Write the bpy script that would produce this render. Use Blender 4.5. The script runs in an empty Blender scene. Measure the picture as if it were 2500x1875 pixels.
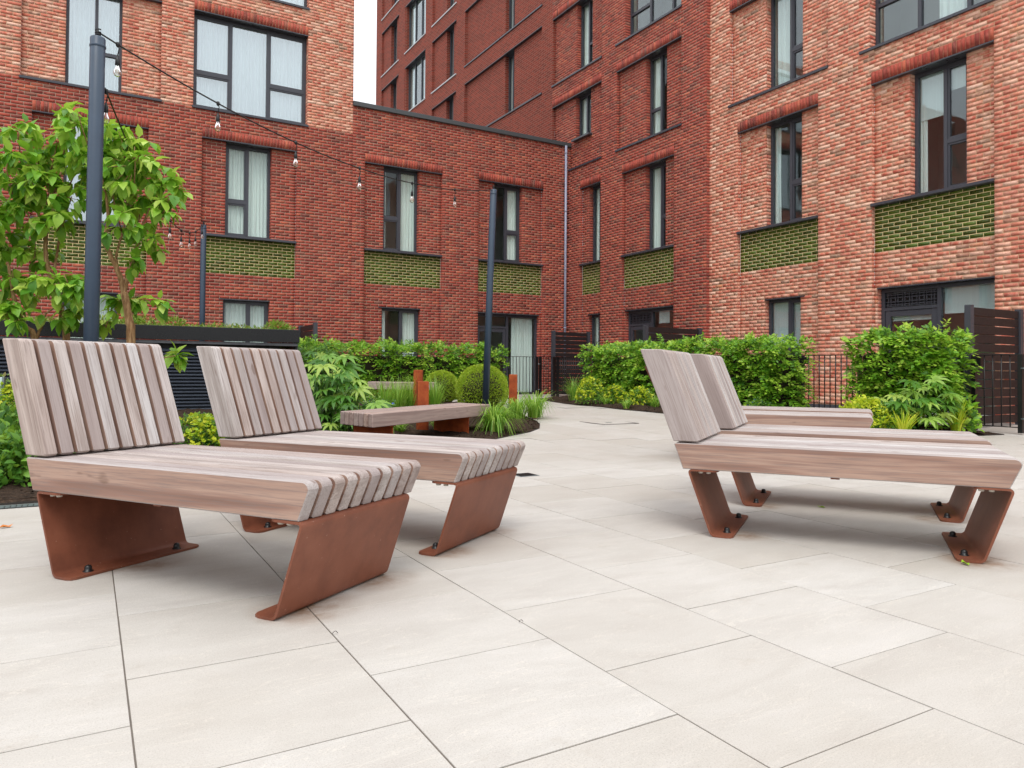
import bpy, math, random
import numpy as np
from mathutils import Vector, Matrix, Euler
random.seed(7); rng = np.random.default_rng(7)
R_ = math.radians
scene = bpy.context.scene
COL = scene.collection

# ------------------------------------------------------------------ camera
CAM_H, YAW, PITCH, ROLL = 0.866, R_(30.06), R_(0.92), R_(0.41)
FPX, PCY = 1788.0, 878.4            # focal length and principal row, in pixels of a 2500 x 1875 frame
cam_d = bpy.data.cameras.new('camera'); cam = bpy.data.objects.new('camera', cam_d); COL.objects.link(cam)
cam_d.sensor_width = 36.0; cam_d.lens = FPX / 2500 * 36.0
cam_d.shift_y = (PCY - 937.5) / 2500
cam_d.clip_start = 0.05; cam_d.clip_end = 3000
cam.matrix_world = Matrix.Translation((0, 0, CAM_H)) @ Matrix.Rotation(-YAW, 4, 'Z') @ Matrix.Rotation(math.pi/2 + PITCH, 4, 'X') @ Matrix.Rotation(ROLL, 4, 'Z')
scene.camera = cam

# ------------------------------------------------------------------ sky, sun, exposure (bright overcast)
SUN_EL, SUN_AZ = R_(62), R_(215)     # azimuth measured clockwise from +Y
world = bpy.data.worlds.new('World'); scene.world = world; world.use_nodes = True
wt = world.node_tree; wt.nodes.clear()
sky = wt.nodes.new('ShaderNodeTexSky'); sky.sky_type = 'NISHITA'; sky.sun_disc = False
sky.sun_elevation = SUN_EL; sky.sun_rotation = SUN_AZ; sky.air_density = 1.0; sky.dust_density = 6.0; sky.ozone_density = 1.0
hsv = wt.nodes.new('ShaderNodeHueSaturation'); hsv.inputs['Saturation'].default_value = 0.22
mixw = wt.nodes.new('ShaderNodeMix'); mixw.data_type = 'RGBA'; mixw.inputs[0].default_value = 0.85
tcw = wt.nodes.new('ShaderNodeTexCoord'); spw = wt.nodes.new('ShaderNodeSeparateXYZ'); rpw = wt.nodes.new('ShaderNodeMapRange')
rpw.inputs['From Min'].default_value = 0.0; rpw.inputs['From Max'].default_value = 1.0; rpw.inputs['To Min'].default_value = 0.55; rpw.inputs['To Max'].default_value = 1.35
nzw = wt.nodes.new('ShaderNodeTexNoise'); nzw.inputs['Scale'].default_value = 2.4; nzw.inputs['Detail'].default_value = 5.0
cml = wt.nodes.new('ShaderNodeMath'); cml.operation = 'MULTIPLY'; cad = wt.nodes.new('ShaderNodeMath'); cad.operation = 'MULTIPLY_ADD'; cad.inputs[1].default_value = 0.25; cad.inputs[2].default_value = 0.875
ccl = wt.nodes.new('ShaderNodeMix'); ccl.data_type = 'RGBA'; ccl.blend_type = 'MULTIPLY'; ccl.inputs[0].default_value = 1.0; ccl.inputs[6].default_value = (13.2, 13.6, 14.2, 1)
wt.links.new(tcw.outputs['Generated'], spw.inputs[0]); wt.links.new(spw.outputs[2], rpw.inputs['Value']); wt.links.new(tcw.outputs['Generated'], nzw.inputs['Vector'])
wt.links.new(nzw.outputs[0], cad.inputs[0]); wt.links.new(rpw.outputs[0], cml.inputs[0]); wt.links.new(cad.outputs[0], cml.inputs[1]); wt.links.new(cml.outputs[0], ccl.inputs[7])
wt.links.new(ccl.outputs[2], mixw.inputs[7])              # overcast cloud layer, brighter overhead than at the horizon
bg = wt.nodes.new('ShaderNodeBackground'); bg.inputs['Strength'].default_value = 0.10
wo = wt.nodes.new('ShaderNodeOutputWorld')
wt.links.new(sky.outputs[0], hsv.inputs['Color']); wt.links.new(hsv.outputs[0], mixw.inputs[6])
wt.links.new(mixw.outputs[2], bg.inputs['Color']); wt.links.new(bg.outputs[0], wo.inputs[0])
sun_d = bpy.data.lights.new('sun', 'SUN'); sun_d.energy = 1.2; sun_d.angle = R_(25); sun_d.color = (1.0, 0.95, 0.88)
sun = bpy.data.objects.new('sun', sun_d); COL.objects.link(sun); sun.location = (0, 0, 30)
sv = Vector((math.sin(SUN_AZ)*math.cos(SUN_EL), math.cos(SUN_AZ)*math.cos(SUN_EL), math.sin(SUN_EL)))
sun.rotation_euler = sv.to_track_quat('Z', 'Y').to_euler()
scene.view_settings.view_transform = 'Standard'; scene.view_settings.look = 'None'
scene.view_settings.exposure = 0.30; scene.view_settings.gamma = 1.0; scene.view_settings.use_curve_mapping = False
scene.render.engine = 'CYCLES'
scene.cycles.use_denoising = True
scene.cycles.max_bounces = 8; scene.cycles.transparent_max_bounces = 16; scene.cycles.diffuse_bounces = 4
scene.cycles.glossy_bounces = 4; scene.cycles.transmission_bounces = 6
scene.cycles.sample_clamp_indirect = 6.0; scene.cycles.caustics_reflective = False; scene.cycles.caustics_refractive = False

# ------------------------------------------------------------------ helpers
_cs, _sn = math.cos(YAW), math.sin(YAW)
def project(P):
    """world points (N,3) -> pixel x, y in the 2500 x 1875 frame and depth"""
    P = np.atleast_2d(np.asarray(P, float))
    x = P[:, 0]*_cs - P[:, 1]*_sn; y = P[:, 0]*_sn + P[:, 1]*_cs; z = P[:, 2] - CAM_H
    yc = y*math.cos(PITCH) + z*math.sin(PITCH); zc = -y*math.sin(PITCH) + z*math.cos(PITCH)
    xr = x*math.cos(ROLL) + zc*math.sin(ROLL); zr = -x*math.sin(ROLL) + zc*math.cos(ROLL)
    yc = np.where(np.abs(yc) < 1e-6, 1e-6, yc)
    return 1250 + FPX*xr/yc, PCY - FPX*zr/yc, yc
def at(px, py, depth):
    """survey: the point that the photograph shows at (px, py), a given distance in front of the camera"""
    xr = (px - 1250)/FPX; zr = (PCY - py)/FPX
    X = xr*math.cos(ROLL) - zr*math.sin(ROLL); zc = xr*math.sin(ROLL) + zr*math.cos(ROLL)
    y = math.cos(PITCH) - zc*math.sin(PITCH); z = math.sin(PITCH) + zc*math.cos(PITCH)
    k = depth/y; X *= k; z *= k; y = depth
    return Vector((X*_cs + y*_sn, -X*_sn + y*_cs, z + CAM_H))
def zg(u, v):
    """height of the paving: level round the loungers, a slight rise towards the buildings"""
    t = 0.5*u + 0.866*v
    return 0.18*min(1.0, max(0.0, (t - 9.0)/5.5))
def obj(name, me, parent=None, mat=None, loc=None, rot=None):
    o = bpy.data.objects.new(name, me); COL.objects.link(o)
    if mat is not None and me is not None and len(me.materials) == 0: me.materials.append(mat)
    if loc is not None: o.location = loc
    if rot is not None: o.rotation_euler = rot
    if parent is not None: o.parent = parent
    return o
def thing(name, label, cat, loc=(0, 0, 0), rotz=0.0, group=None):
    o = bpy.data.objects.new(name, None); COL.objects.link(o); o.empty_display_size = 0.1
    o.location = loc; o.rotation_euler = (0, 0, rotz); o['label'] = label; o['category'] = cat
    if group: o['group'] = group
    return o
def tag(o, label=None, cat=None, group=None, kind=None):
    if label: o['label'] = label
    if cat: o['category'] = cat
    if group: o['group'] = group
    if kind: o['kind'] = kind
    return o
class MB:
    """collects verts and faces of one mesh"""
    def __init__(s): s.v = []; s.f = []; s.sm = []
    def add(s, vs, fs, smooth=False):
        n = len(s.v); s.v += [tuple(p) for p in vs]; s.f += [tuple(i + n for i in f) for f in fs]; s.sm += [smooth]*len(fs); return s
    def box(s, a, b):
        (x0, y0, z0), (x1, y1, z1) = a, b
        return s.add([(x0,y0,z0),(x1,y0,z0),(x1,y1,z0),(x0,y1,z0),(x0,y0,z1),(x1,y0,z1),(x1,y1,z1),(x0,y1,z1)],
              [(0,3,2,1),(4,5,6,7),(0,1,5,4),(1,2,6,5),(2,3,7,6),(3,0,4,7)])
    def bbox(s, a, b, c=0.003):
        """box with chamfered edges"""
        (x0, y0, z0), (x1, y1, z1) = a, b
        def ring(z, k): return [(x0+k,y0+k,z),(x1-k,y0+k,z),(x1-k,y1-k,z),(x0+k,y1-k,z)]
        vs = ring(z0, c) + ring(z0+c, 0) + ring(z1-c, 0) + ring(z1, c)
        fs = [(3,2,1,0),(12,13,14,15)]
        for r in range(3):
            for i in range(4): j = (i+1) % 4; fs.append((r*4+i, r*4+j, r*4+4+j, r*4+4+i))
        return s.add(vs, fs)
    def poly(s, pts, f, o0, o1, axis=1):
        """extrude a polygon given in the other two axes"""
        return s
    def tube(s, path, rad, n=8, cap=True):
        path = [Vector(p) for p in path]; rad = rad if isinstance(rad, (list, tuple)) else [rad]*len(path)
        vs = []; fs = []; prev = None
        for i, p in enumerate(path):
            t = (path[min(i+1, len(path)-1)] - path[max(i-1, 0)]).normalized()
            if prev is None: a = t.cross(Vector((0.3, 0.1, 1)) if abs(t.z) < 0.9 else Vector((1, 0.2, 0))).normalized()
            else: a = (prev - t*prev.dot(t)).normalized()
            prev = a; b = t.cross(a)
            for k in range(n):
                g = 2*math.pi*k/n; vs.append(p + (a*math.cos(g) + b*math.sin(g))*rad[i])
        for i in range(len(path)-1):
            for k in range(n): k2 = (k+1) % n; fs.append((i*n+k, i*n+k2, (i+1)*n+k2, (i+1)*n+k))
        if cap: fs.append(tuple(range(n-1, -1, -1))); fs.append(tuple(range((len(path)-1)*n, len(path)*n)))
        return s.add(vs, fs, True)
    def lathe(s, prof, c=(0, 0, 0), n=12):
        vs = []; fs = []
        for r, z in prof:
            for k in range(n): g = 2*math.pi*k/n; vs.append((c[0]+r*math.cos(g), c[1]+r*math.sin(g), c[2]+z))
        for i in range(len(prof)-1):
            for k in range(n): k2 = (k+1) % n; fs.append((i*n+k, i*n+k2, (i+1)*n+k2, (i+1)*n+k))
        return s.add(vs, fs, True)
    def mesh(s, name='m'):
        me = bpy.data.meshes.new(name); me.from_pydata(s.v, [], s.f)
        if any(s.sm): me.polygons.foreach_set('use_smooth', s.sm)
        me.update(); return me
    def build(s, name, mat, parent=None, **k): return obj(name, s.mesh(name), parent, mat, **k)
def big_mesh(name, verts, faces, rnd=None, smooth=False):
    """numpy mesh with equal-sized faces and a per-face random value"""
    verts = np.ascontiguousarray(verts, np.float32).reshape(-1, 3); faces = np.ascontiguousarray(faces, np.int32)
    me = bpy.data.meshes.new(name); nf, k = faces.shape
    me.vertices.add(len(verts)); me.vertices.foreach_set('co', verts.ravel())
    me.loops.add(nf*k); me.loops.foreach_set('vertex_index', faces.ravel())
    me.polygons.add(nf); me.polygons.foreach_set('loop_start', np.arange(0, nf*k, k, dtype=np.int32))
    me.polygons.foreach_set('loop_total', np.full(nf, k, np.int32))
    if smooth: me.polygons.foreach_set('use_smooth', np.ones(nf, bool))
    me.update(calc_edges=True)
    if rnd is not None:
        a = me.attributes.new('rnd', 'FLOAT', 'FACE'); a.data.foreach_set('value', np.ascontiguousarray(rnd, np.float32))
    return me
def offset_poly(pts, c):
    """inset a closed CCW 2D polygon by c"""
    n = len(pts); out = []
    for i in range(n):
        p0, p, p1 = Vector(pts[i-1]), Vector(pts[i]), Vector(pts[(i+1) % n])
        e0 = (p - p0); e1 = (p1 - p)
        n0 = Vector((-e0.y, e0.x)).normalized(); n1 = Vector((-e1.y, e1.x)).normalized()
        m = (n0 + n1); m.normalize(); k = c/max(0.35, m.dot(n0)); out.append((p.x + m.x*k, p.y + m.y*k))
    return out
def arc(c, r, a0, a1, n): return [(c[0]+r*math.cos(R_(a0+(a1-a0)*i/n)), c[1]+r*math.sin(R_(a0+(a1-a0)*i/n))) for i in range(n+1)]
def slat_mesh(pts, y0, y1, c=0.004):
    """polygon in x,z (CCW seen from -y) extruded along y with eased long edges"""
    ins = offset_poly(pts, c); n = len(pts); b = MB()
    vs = [(x, y0, z) for x, z in ins] + [(x, y0+c, z) for x, z in pts] + [(x, y1-c, z) for x, z in pts] + [(x, y1, z) for x, z in ins]
    fs = [tuple(range(n)), tuple(range(4*n-1, 3*n-1, -1))]
    for r in range(3):
        for i in range(n): j = (i+1) % n; fs.append((r*n+j, r*n+i, r*n+n+i, r*n+n+j))
    return b.add(vs, fs)

# ------------------------------------------------------------------ materials
def srgb(r, g, b):
    f = lambda c: (c/255/12.92 if c/255 <= 0.04045 else ((c/255+0.055)/1.055)**2.4)
    return (f(r), f(g), f(b), 1)
class NT:
    def __init__(s, name):
        s.m = bpy.data.materials.new(name); s.m.use_nodes = True; s.t = s.m.node_tree; s.t.nodes.clear()
        s.out = s.t.nodes.new('ShaderNodeOutputMaterial')
    def n(s, typ, ins=None, **kw):
        d = s.t.nodes.new('ShaderNode' + typ)
        for k, v in kw.items(): setattr(d, k, v)
        for k, v in (ins or {}).items():
            sock = d.inputs[k]
            if isinstance(v, bpy.types.NodeSocket): s.t.links.new(v, sock)
            else: sock.default_value = v
        return d
    def math(s, op, a, b=0.0, clamp=False):
        d = s.n('Math', {0: a, 1: b}, operation=op); d.use_clamp = clamp; return d.outputs[0]
    def mix(s, f, a, b, blend='MIX'):
        d = s.t.nodes.new('ShaderNodeMix'); d.data_type = 'RGBA'; d.blend_type = blend
        for k, v in ((0, f), (6, a), (7, b)):
            if isinstance(v, bpy.types.NodeSocket): s.t.links.new(v, d.inputs[k])
            else: d.inputs[k].default_value = v
        return d.outputs[2]
    def ramp(s, f, stops, interp='LINEAR'):
        d = s.t.nodes.new('ShaderNodeValToRGB'); cr = d.color_ramp; cr.interpolation = interp
        while len(cr.elements) < len(stops): cr.elements.new(0.5)
        for e, (p, c) in zip(cr.elements, stops): e.position = p; e.color = c if len(c) == 4 else (*c, 1)
        s.t.links.new(f, d.inputs[0]); return d.outputs[0]
    def noise(s, vec, scale, detail=3.0, rough=0.55, dist=0.0):
        return s.n('TexNoise', {'Vector': vec, 'Scale': scale, 'Detail': detail, 'Roughness': rough, 'Distortion': dist}).outputs[0]
    def pos(s): return s.n('NewGeometry').outputs['Position']
    def objco(s): return s.n('TexCoord').outputs['Object']
    def rnd(s, src):
        """a random value per piece: per face of a joined mesh, or per object"""
        if src == 'attr': return s.n('Attribute', attribute_name='rnd').outputs['Fac']
        return s.n('ObjectInfo').outputs['Random']
    def bump(s, h, strength=0.3, dist=0.01): return s.n('Bump', {'Height': h, 'Strength': strength, 'Distance': dist}).outputs[0]
    def bsdf(s, color, rough=0.6, normal=None, metal=0.0, spec=0.5, coat=0.0):
        d = s.n('BsdfPrincipled', {'Base Color': color, 'Roughness': rough, 'Metallic': metal, 'Specular IOR Level': spec, 'Coat Weight': coat})
        if normal is not None: s.t.links.new(normal, d.inputs['Normal'])
        s.t.links.new(d.outputs[0], s.out.inputs[0]); return d
    def scaled(s, vec, sc, rot=(0, 0, 0), loc=(0, 0, 0)):
        return s.n('Mapping', {'Vector': vec, 'Scale': sc, 'Rotation': rot, 'Location': loc}).outputs[0]
def plain(name, c, rough=0.5, metal=0.0, var=0.12, scale=6.0, bump=0.0, spec=0.5, coat=0.0):
    t = NT(name); p = t.pos(); n = t.noise(p, scale, 4)
    col = t.mix(n, tuple(x*(1-var) for x in c[:3]) + (1,), tuple(min(1, x*(1+var)) for x in c[:3]) + (1,))
    nn = t.noise(p, scale*3, 3); rr = t.math('ADD', t.math('MULTIPLY', nn, 0.25), rough - 0.12)
    nrm = t.bump(t.noise(p, 180, 3), bump, 0.004) if bump else None
    t.bsdf(col, rr, nrm, metal, spec, coat); return t.m
def brick_mat(name, kind, src):
    t = NT(name); p = t.pos(); r = t.rnd(src)
    if kind == 'dark':
        base = t.ramp(r, [(0.0, srgb(112, 60, 52)), (0.08, srgb(132, 58, 50)), (0.3, srgb(162, 68, 54)), (0.55, srgb(174, 76, 58)), (0.78, srgb(150, 58, 48)), (0.92, srgb(190, 96, 68)), (1.0, srgb(122, 84, 74))])
        pale = srgb(198, 124, 102); dk = srgb(108, 48, 42); amt, thr = 0.45, 0.60
    elif kind == 'light':
        base = t.ramp(r, [(0.0, srgb(150, 122, 104)), (0.06, srgb(156, 112, 92)), (0.1, srgb(194, 94, 72)), (0.35, srgb(206, 112, 88)), (0.55, srgb(214, 132, 104)), (0.68, srgb(186, 82, 64)), (0.84, srgb(222, 164, 140)), (0.95, srgb(228, 190, 168)), (1.0, srgb(210, 132, 90))])
        pale = srgb(236, 190, 164); dk = srgb(160, 70, 56); amt, thr = 0.75, 0.54
    off = t.n('CombineXYZ', {0: t.math('MULTIPLY', r, 31.0), 1: t.math('MULTIPLY', r, 17.0), 2: 0.0}).outputs[0]
    q = t.n('VectorMath', {0: p, 1: off}, operation='ADD').outputs[0]
    n1 = t.noise(q, 9.0, 4, 0.6); n2 = t.noise(q, 42.0, 4, 0.65); n3 = t.noise(p, 0.55, 2)
    col = t.mix(t.math('MULTIPLY', t.ramp(n1, [(thr-0.1, (0, 0, 0)), (thr+0.14, (1, 1, 1))]), amt), base, pale)
    col = t.mix(t.math('MULTIPLY', t.ramp(n2, [(0.34, (1, 1, 1)), (0.5, (0, 0, 0))]), 0.4), col, dk)
    col = t.mix(t.math('MULTIPLY', t.math('SUBTRACT', n3, 0.35), 0.5, True), col, t.mix(0.6, col, pale))
    st = t.noise(t.scaled(p, (2.2, 2.2, 0.28)), 1.0, 5, 0.6); col = t.mix(t.math('MULTIPLY', t.ramp(st, [(0.5, (0, 0, 0)), (0.72, (1, 1, 1))]), 0.28), col, dk)
    ef = t.noise(p, 2.3, 6, 0.75); col = t.mix(t.math('MULTIPLY', t.ramp(ef, [(0.66, (0, 0, 0)), (0.74, (1, 1, 1))]), 0.30), col, srgb(214, 178, 160))
    h = t.math('ADD', t.noise(q, 60.0, 5, 0.65), t.math('MULTIPLY', n1, 0.8))
    col = t.n('HueSaturation', {'Saturation': 0.97, 'Color': col}).outputs[0]
    t.bsdf(col, 0.86, t.bump(h, 0.6, 0.006), spec=0.25); return t.m
def mortar_mat(name, c1, c2):
    t = NT(name); p = t.pos(); n = t.noise(p, 3.0, 5); m = t.noise(p, 90.0, 3)
    t.bsdf(t.mix(n, c1, c2), 0.95, t.bump(m, 0.5, 0.004), spec=0.2); return t.m
def glazed_mat(name, src):
    t = NT(name); p = t.pos(); r = t.rnd(src)
    base = t.ramp(r, [(0, srgb(64, 74, 18)), (0.3, srgb(74, 88, 22)), (0.6, srgb(84, 102, 28)), (0.85, srgb(96, 116, 38)), (1, srgb(70, 96, 34))])
    n = t.noise(p, 40.0, 4); col = t.mix(t.math('MULTIPLY', n, 0.35), base, srgb(36, 44, 18))
    t.bsdf(col, t.math('ADD', t.math('MULTIPLY', n, 0.25), 0.16), t.bump(t.noise(p, 14.0, 2), 0.12, 0.01), spec=0.3); return t.m
def tex_brick_mat(name):
    """brickwork too far off to pick the bricks apart (the tower above the link roof)"""
    t = NT(name); g = t.n('NewGeometry'); sep = t.n('SeparateXYZ', {0: g.outputs['Position']})
    v = t.n('CombineXYZ', {0: t.math('ADD', sep.outputs[1], sep.outputs[0]), 1: t.math('SUBTRACT', sep.outputs[2], 0.03), 2: 0.0}).outputs[0]
    b = t.n('TexBrick', {'Vector': v, 'Color1': srgb(152, 62, 48), 'Color2': srgb(102, 44, 38), 'Mortar': srgb(144, 108, 94), 'Scale': 1.0, 'Mortar Size': 0.013, 'Mortar Smooth': 0.2, 'Bias': 0.0, 'Brick Width': 0.225, 'Row Height': 0.075})  # colours kept darker than the near brick: the tower's shade painted in
    n = t.noise(g.outputs['Position'], 22.0, 4); n3 = t.noise(g.outputs['Position'], 0.5, 3)
    col = t.mix(t.math('MULTIPLY', n, 0.3), b.outputs[0], srgb(116, 46, 38)); col = t.mix(t.math('MULTIPLY', n3, 0.2), col, srgb(176, 86, 66))
    hh = t.math('ADD', t.math('MULTIPLY', b.outputs[1], -1.0), t.math('MULTIPLY', n, 0.6))
    t.bsdf(col, 0.88, t.bump(hh, 0.6, 0.01), spec=0.2); return t.m
RUST_SPOTS = [(0.70, 2.70, 0.22), (1.05, 2.94, 0.2), (0.2, 3.68, 0.24), (1.5, 3.2, 0.16), (1.9, 3.5, 0.16), (3.60, 1.86, 0.2), (3.05, 2.78, 0.16), (4.4, 2.5, 0.18), (3.85, 3.35, 0.16)]
def paving_mat(name, src):
    t = NT(name); p = t.pos(); r = t.rnd(src)
    off = t.n('CombineXYZ', {0: t.math('MULTIPLY', r, 53.0), 1: t.math('MULTIPLY', r, 29.0), 2: 0.0}).outputs[0]
    q = t.n('VectorMath', {0: p, 1: off}, operation='ADD').outputs[0]
    s1 = t.noise(t.scaled(q, (1.0, 2.6, 1.0), (0, 0, 0.25)), 2.2, 6, 0.62, 0.8)
    s2 = t.noise(t.scaled(q, (1.0, 5.0, 1.0), (0, 0, -0.18)), 1.9, 5, 0.6, 1.5)
    base = t.ramp(s1, [(0.3, srgb(179, 174, 168)), (0.5, srgb(187, 183, 177)), (0.7, srgb(194, 190, 185))])
    vein = t.ramp(s2, [(0.491, (0, 0, 0)), (0.5, (1, 1, 1)), (0.509, (0, 0, 0))])
    col = t.mix(t.math('MULTIPLY', vein, 0.7), base, srgb(206, 200, 191))
    col = t.mix(t.math('MULTIPLY', r, 0.5), col, srgb(172, 165, 155))
    sp = t.noise(p, 260.0, 2, 0.75); col = t.mix(t.math('MULTIPLY', t.ramp(sp, [(0.3, (1, 1, 1)), (0.48, (0, 0, 0))]), 0.42), col, srgb(128, 119, 108))
    sp2 = t.noise(p, 190.0, 2, 0.75); col = t.mix(t.math('MULTIPLY', t.ramp(sp2, [(0.55, (0, 0, 0)), (0.7, (1, 1, 1))]), 0.25), col, srgb(212, 208, 200))
    st = t.noise(p, 0.7, 4, 0.6); col = t.mix(t.math('MULTIPLY', t.ramp(st, [(0.52, (0, 0, 0)), (0.75, (1, 1, 1))]), 0.22), col, srgb(152, 138, 119))
    st2 = t.noise(p, 3.3, 5, 0.7); col = t.mix(t.math('MULTIPLY', t.ramp(st2, [(0.62, (0, 0, 0)), (0.8, (1, 1, 1))]), 0.35), col, srgb(146, 131, 112))
    for (fx, fy, fr) in RUST_SPOTS:                       # rust and dirt washed off the steel feet
        dist = t.n('VectorMath', {0: p, 1: (fx, fy, 0.0)}, operation='DISTANCE').outputs['Value']
        k = t.math('MULTIPLY', t.math('SUBTRACT', 1.0, t.math('DIVIDE', dist, fr), True), t.ramp(st2, [(0.36, (0, 0, 0)), (0.62, (1, 1, 1))]), True)
        col = t.mix(t.math('MULTIPLY', k, 1.3, True), col, srgb(126, 94, 66))
    t.bsdf(col, t.math('ADD', t.math('MULTIPLY', s1, 0.2), 0.5), t.bump(t.math('ADD', sp, t.math('MULTIPLY', s2, 0.8)), 0.16, 0.003), spec=0.35); return t.m
def wood_mat(name, rot_y, side=False):
    """weathered hardwood, grain along the slat; each slat its own tone"""
    t = NT(name); p = t.objco(); r = t.rnd('obj'); tone = t.n('SeparateColor', {0: t.n('ObjectInfo').outputs['Color']}).outputs[0]
    off = t.n('CombineXYZ', {0: t.math('MULTIPLY', r, 9.0), 1: t.math('MULTIPLY', r, 5.0), 2: t.math('MULTIPLY', r, 3.0)}).outputs[0]
    q = t.n('VectorMath', {0: t.scaled(p, (1, 1, 1), (0, rot_y, 0)), 1: off}, operation='ADD').outputs[0]
    w = t.noise(t.scaled(q, (0.7, 9.0, 15.0)), 1.5, 3, 0.5, 0.5)
    g = t.noise(t.scaled(q, (3.0, 110.0, 110.0)), 1.6, 5, 0.65, 0.1)
    k = t.noise(t.scaled(q, (1.0, 3.0, 3.0)), 2.2, 3, 0.5, 0.4)
    a = t.ramp(w, [(0.22, srgb(146, 138, 133)), (0.42, srgb(179, 173, 169)), (0.6, srgb(199, 195, 193)), (0.8, srgb(170, 160, 154))])
    b = t.ramp(w, [(0.22, srgb(120, 88, 73)), (0.4, srgb(148, 113, 97)), (0.55, srgb(178, 147, 129)), (0.8, srgb(134, 100, 86))])
    col = b if side else t.mix(tone, a, b)
    col = t.mix(t.math('MULTIPLY', t.ramp(g, [(0.38, (1, 1, 1)), (0.52, (0, 0, 0))]), 0.55), col, srgb(122, 106, 100))
    col = t.mix(t.math('MULTIPLY', t.math('POWER', r, 1.4), 0.25 if side else 0.7), col, srgb(146, 132, 130))
    kn = t.noise(t.scaled(q, (2.5, 9.0, 9.0)), 2.6, 2, 0.4); col = t.mix(t.math('MULTIPLY', t.ramp(kn, [(0.70, (0, 0, 0)), (0.78, (1, 1, 1))]), 0.55), col, srgb(104, 80, 68))
    col = t.mix(t.math('MULTIPLY', t.ramp(k, [(0.62, (0, 0, 0)), (0.8, (1, 1, 1))]), 0.3), col, srgb(122, 98, 86))
    t.bsdf(col, 0.72, t.bump(g, 0.12, 0.002), spec=0.3); return t.m
def corten_mat(name, c1, c2, c3, sc=14.0, rough=0.75):
    t = NT(name); p = t.pos(); n = t.noise(p, sc, 6, 0.65); m = t.noise(p, 240.0, 3, 0.7)
    st = t.noise(t.scaled(p, (5.0, 5.0, 0.6)), 3.0, 3)
    col = t.ramp(n, [(0.3, c1), (0.5, c2), (0.72, c3)]); col = t.mix(t.math('MULTIPLY', t.math('SUBTRACT', m, 0.4, True), 0.5), col, c1)
    col = t.mix(t.math('MULTIPLY', t.ramp(st, [(0.5, (0, 0, 0)), (0.75, (1, 1, 1))]), 0.35), col, c1)
    sk = t.noise(p, 75.0, 2, 0.5); col = t.mix(t.math('MULTIPLY', t.ramp(sk, [(0.73, (0, 0, 0)), (0.76, (1, 1, 1))]), 0.5), col, srgb(186, 160, 140))
    t.bsdf(col, rough, t.bump(m, 0.25, 0.002), spec=0.35); return t.m
def leaf_mat(name, stops, src, rough=0.42, trans=0.36, gloss=0.45, tip=None):
    t = NT(name); r = t.rnd(src); p = t.pos()
    col = t.ramp(r, stops); n = t.noise(p, 25.0, 3); col = t.mix(t.math('MULTIPLY', n, 0.35), col, tuple(x*0.6 for x in stops[0][1][:3]) + (1,))
    d = t.n('BsdfPrincipled', {'Base Color': col, 'Roughness': rough, 'Specular IOR Level': gloss})
    tr = t.n('BsdfTranslucent', {'Color': t.mix(0.5, col, (0.42, 0.62, 0.06, 1))})
    mx = t.n('MixShader', {0: trans, 1: d.outputs[0], 2: tr.outputs[0]}); t.t.links.new(mx.outputs[0], t.out.inputs[0]); return t.m
def glass_mat(name, tint=(0.80, 0.88, 0.88, 1), base=0.05, mul=1.3):
    t = NT(name); fc = t.n('LayerWeight', {'Blend': 0.5}).outputs['Facing']
    f = t.math('ADD', t.math('MULTIPLY', t.math('POWER', fc, 5.0), mul*0.8), base + 0.03, True)
    gl = t.n('BsdfGlossy', {'Color': (0.92, 0.97, 1.0, 1), 'Roughness': 0.008}); tr = t.n('BsdfTransparent', {'Color': tint})
    mx = t.n('MixShader', {0: f, 1: tr.outputs[0], 2: gl.outputs[0]}); t.t.links.new(mx.outputs[0], t.out.inputs[0]); return t.m
def cloth_mat(name, c, tr=0.35):
    t = NT(name); p = t.pos(); n = t.noise(t.scaled(p, (14, 14, 0.4)), 2.0, 3)
    col = t.mix(n, tuple(x*0.82 for x in c[:3]) + (1,), c); d = t.n('BsdfDiffuse', {'Color': col}); q = t.n('BsdfTranslucent', {'Color': col})
    mx = t.n('MixShader', {0: tr, 1: d.outputs[0], 2: q.outputs[0]}); t.t.links.new(mx.outputs[0], t.out.inputs[0]); return t.m
def soil_mat(name):
    t = NT(name); p = t.pos(); n = t.noise(p, 28.0, 6, 0.7); v = t.n('TexVoronoi', {'Vector': p, 'Scale': 46.0}).outputs[0]
    col = t.ramp(n, [(0.3, srgb(34, 26, 20)), (0.55, srgb(62, 48, 38)), (0.75, srgb(96, 76, 58))])
    t.bsdf(col, 0.95, t.bump(t.math('ADD', n, v), 0.9, 0.02), spec=0.2); return t.m
def bark_mat(name):
    t = NT(name); p = t.pos(); n = t.noise(t.scaled(p, (30, 30, 5)), 1.5, 5, 0.7)
    t.bsdf(t.ramp(n, [(0.3, srgb(92, 66, 44)), (0.5, srgb(146, 112, 78)), (0.7, srgb(190, 158, 118))]), 0.85, t.bump(n, 0.6, 0.006), spec=0.2); return t.m
MT = {}
for k in ('dark', 'light'):
    for s in ('attr', 'obj'): MT['brick_'+k+'_'+s] = brick_mat('brick_'+k+'_'+s, k, s)
for s in ('attr', 'obj'):
    MT['glazed_'+s] = glazed_mat('glazed_brick_'+s, s); MT['paving_'+s] = paving_mat('paving_'+s, s)
MT['mortar_dark'] = mortar_mat('mortar_dark', srgb(160, 132, 114), srgb(196, 170, 150)); MT['mortar_light'] = mortar_mat('mortar_light', srgb(196, 156, 124), srgb(220, 186, 152))
MT['mortar_glazed'] = mortar_mat('mortar_glazed', srgb(212, 190, 138), srgb(228, 208, 160)); MT['brick_far'] = tex_brick_mat('brick_far')
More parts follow.
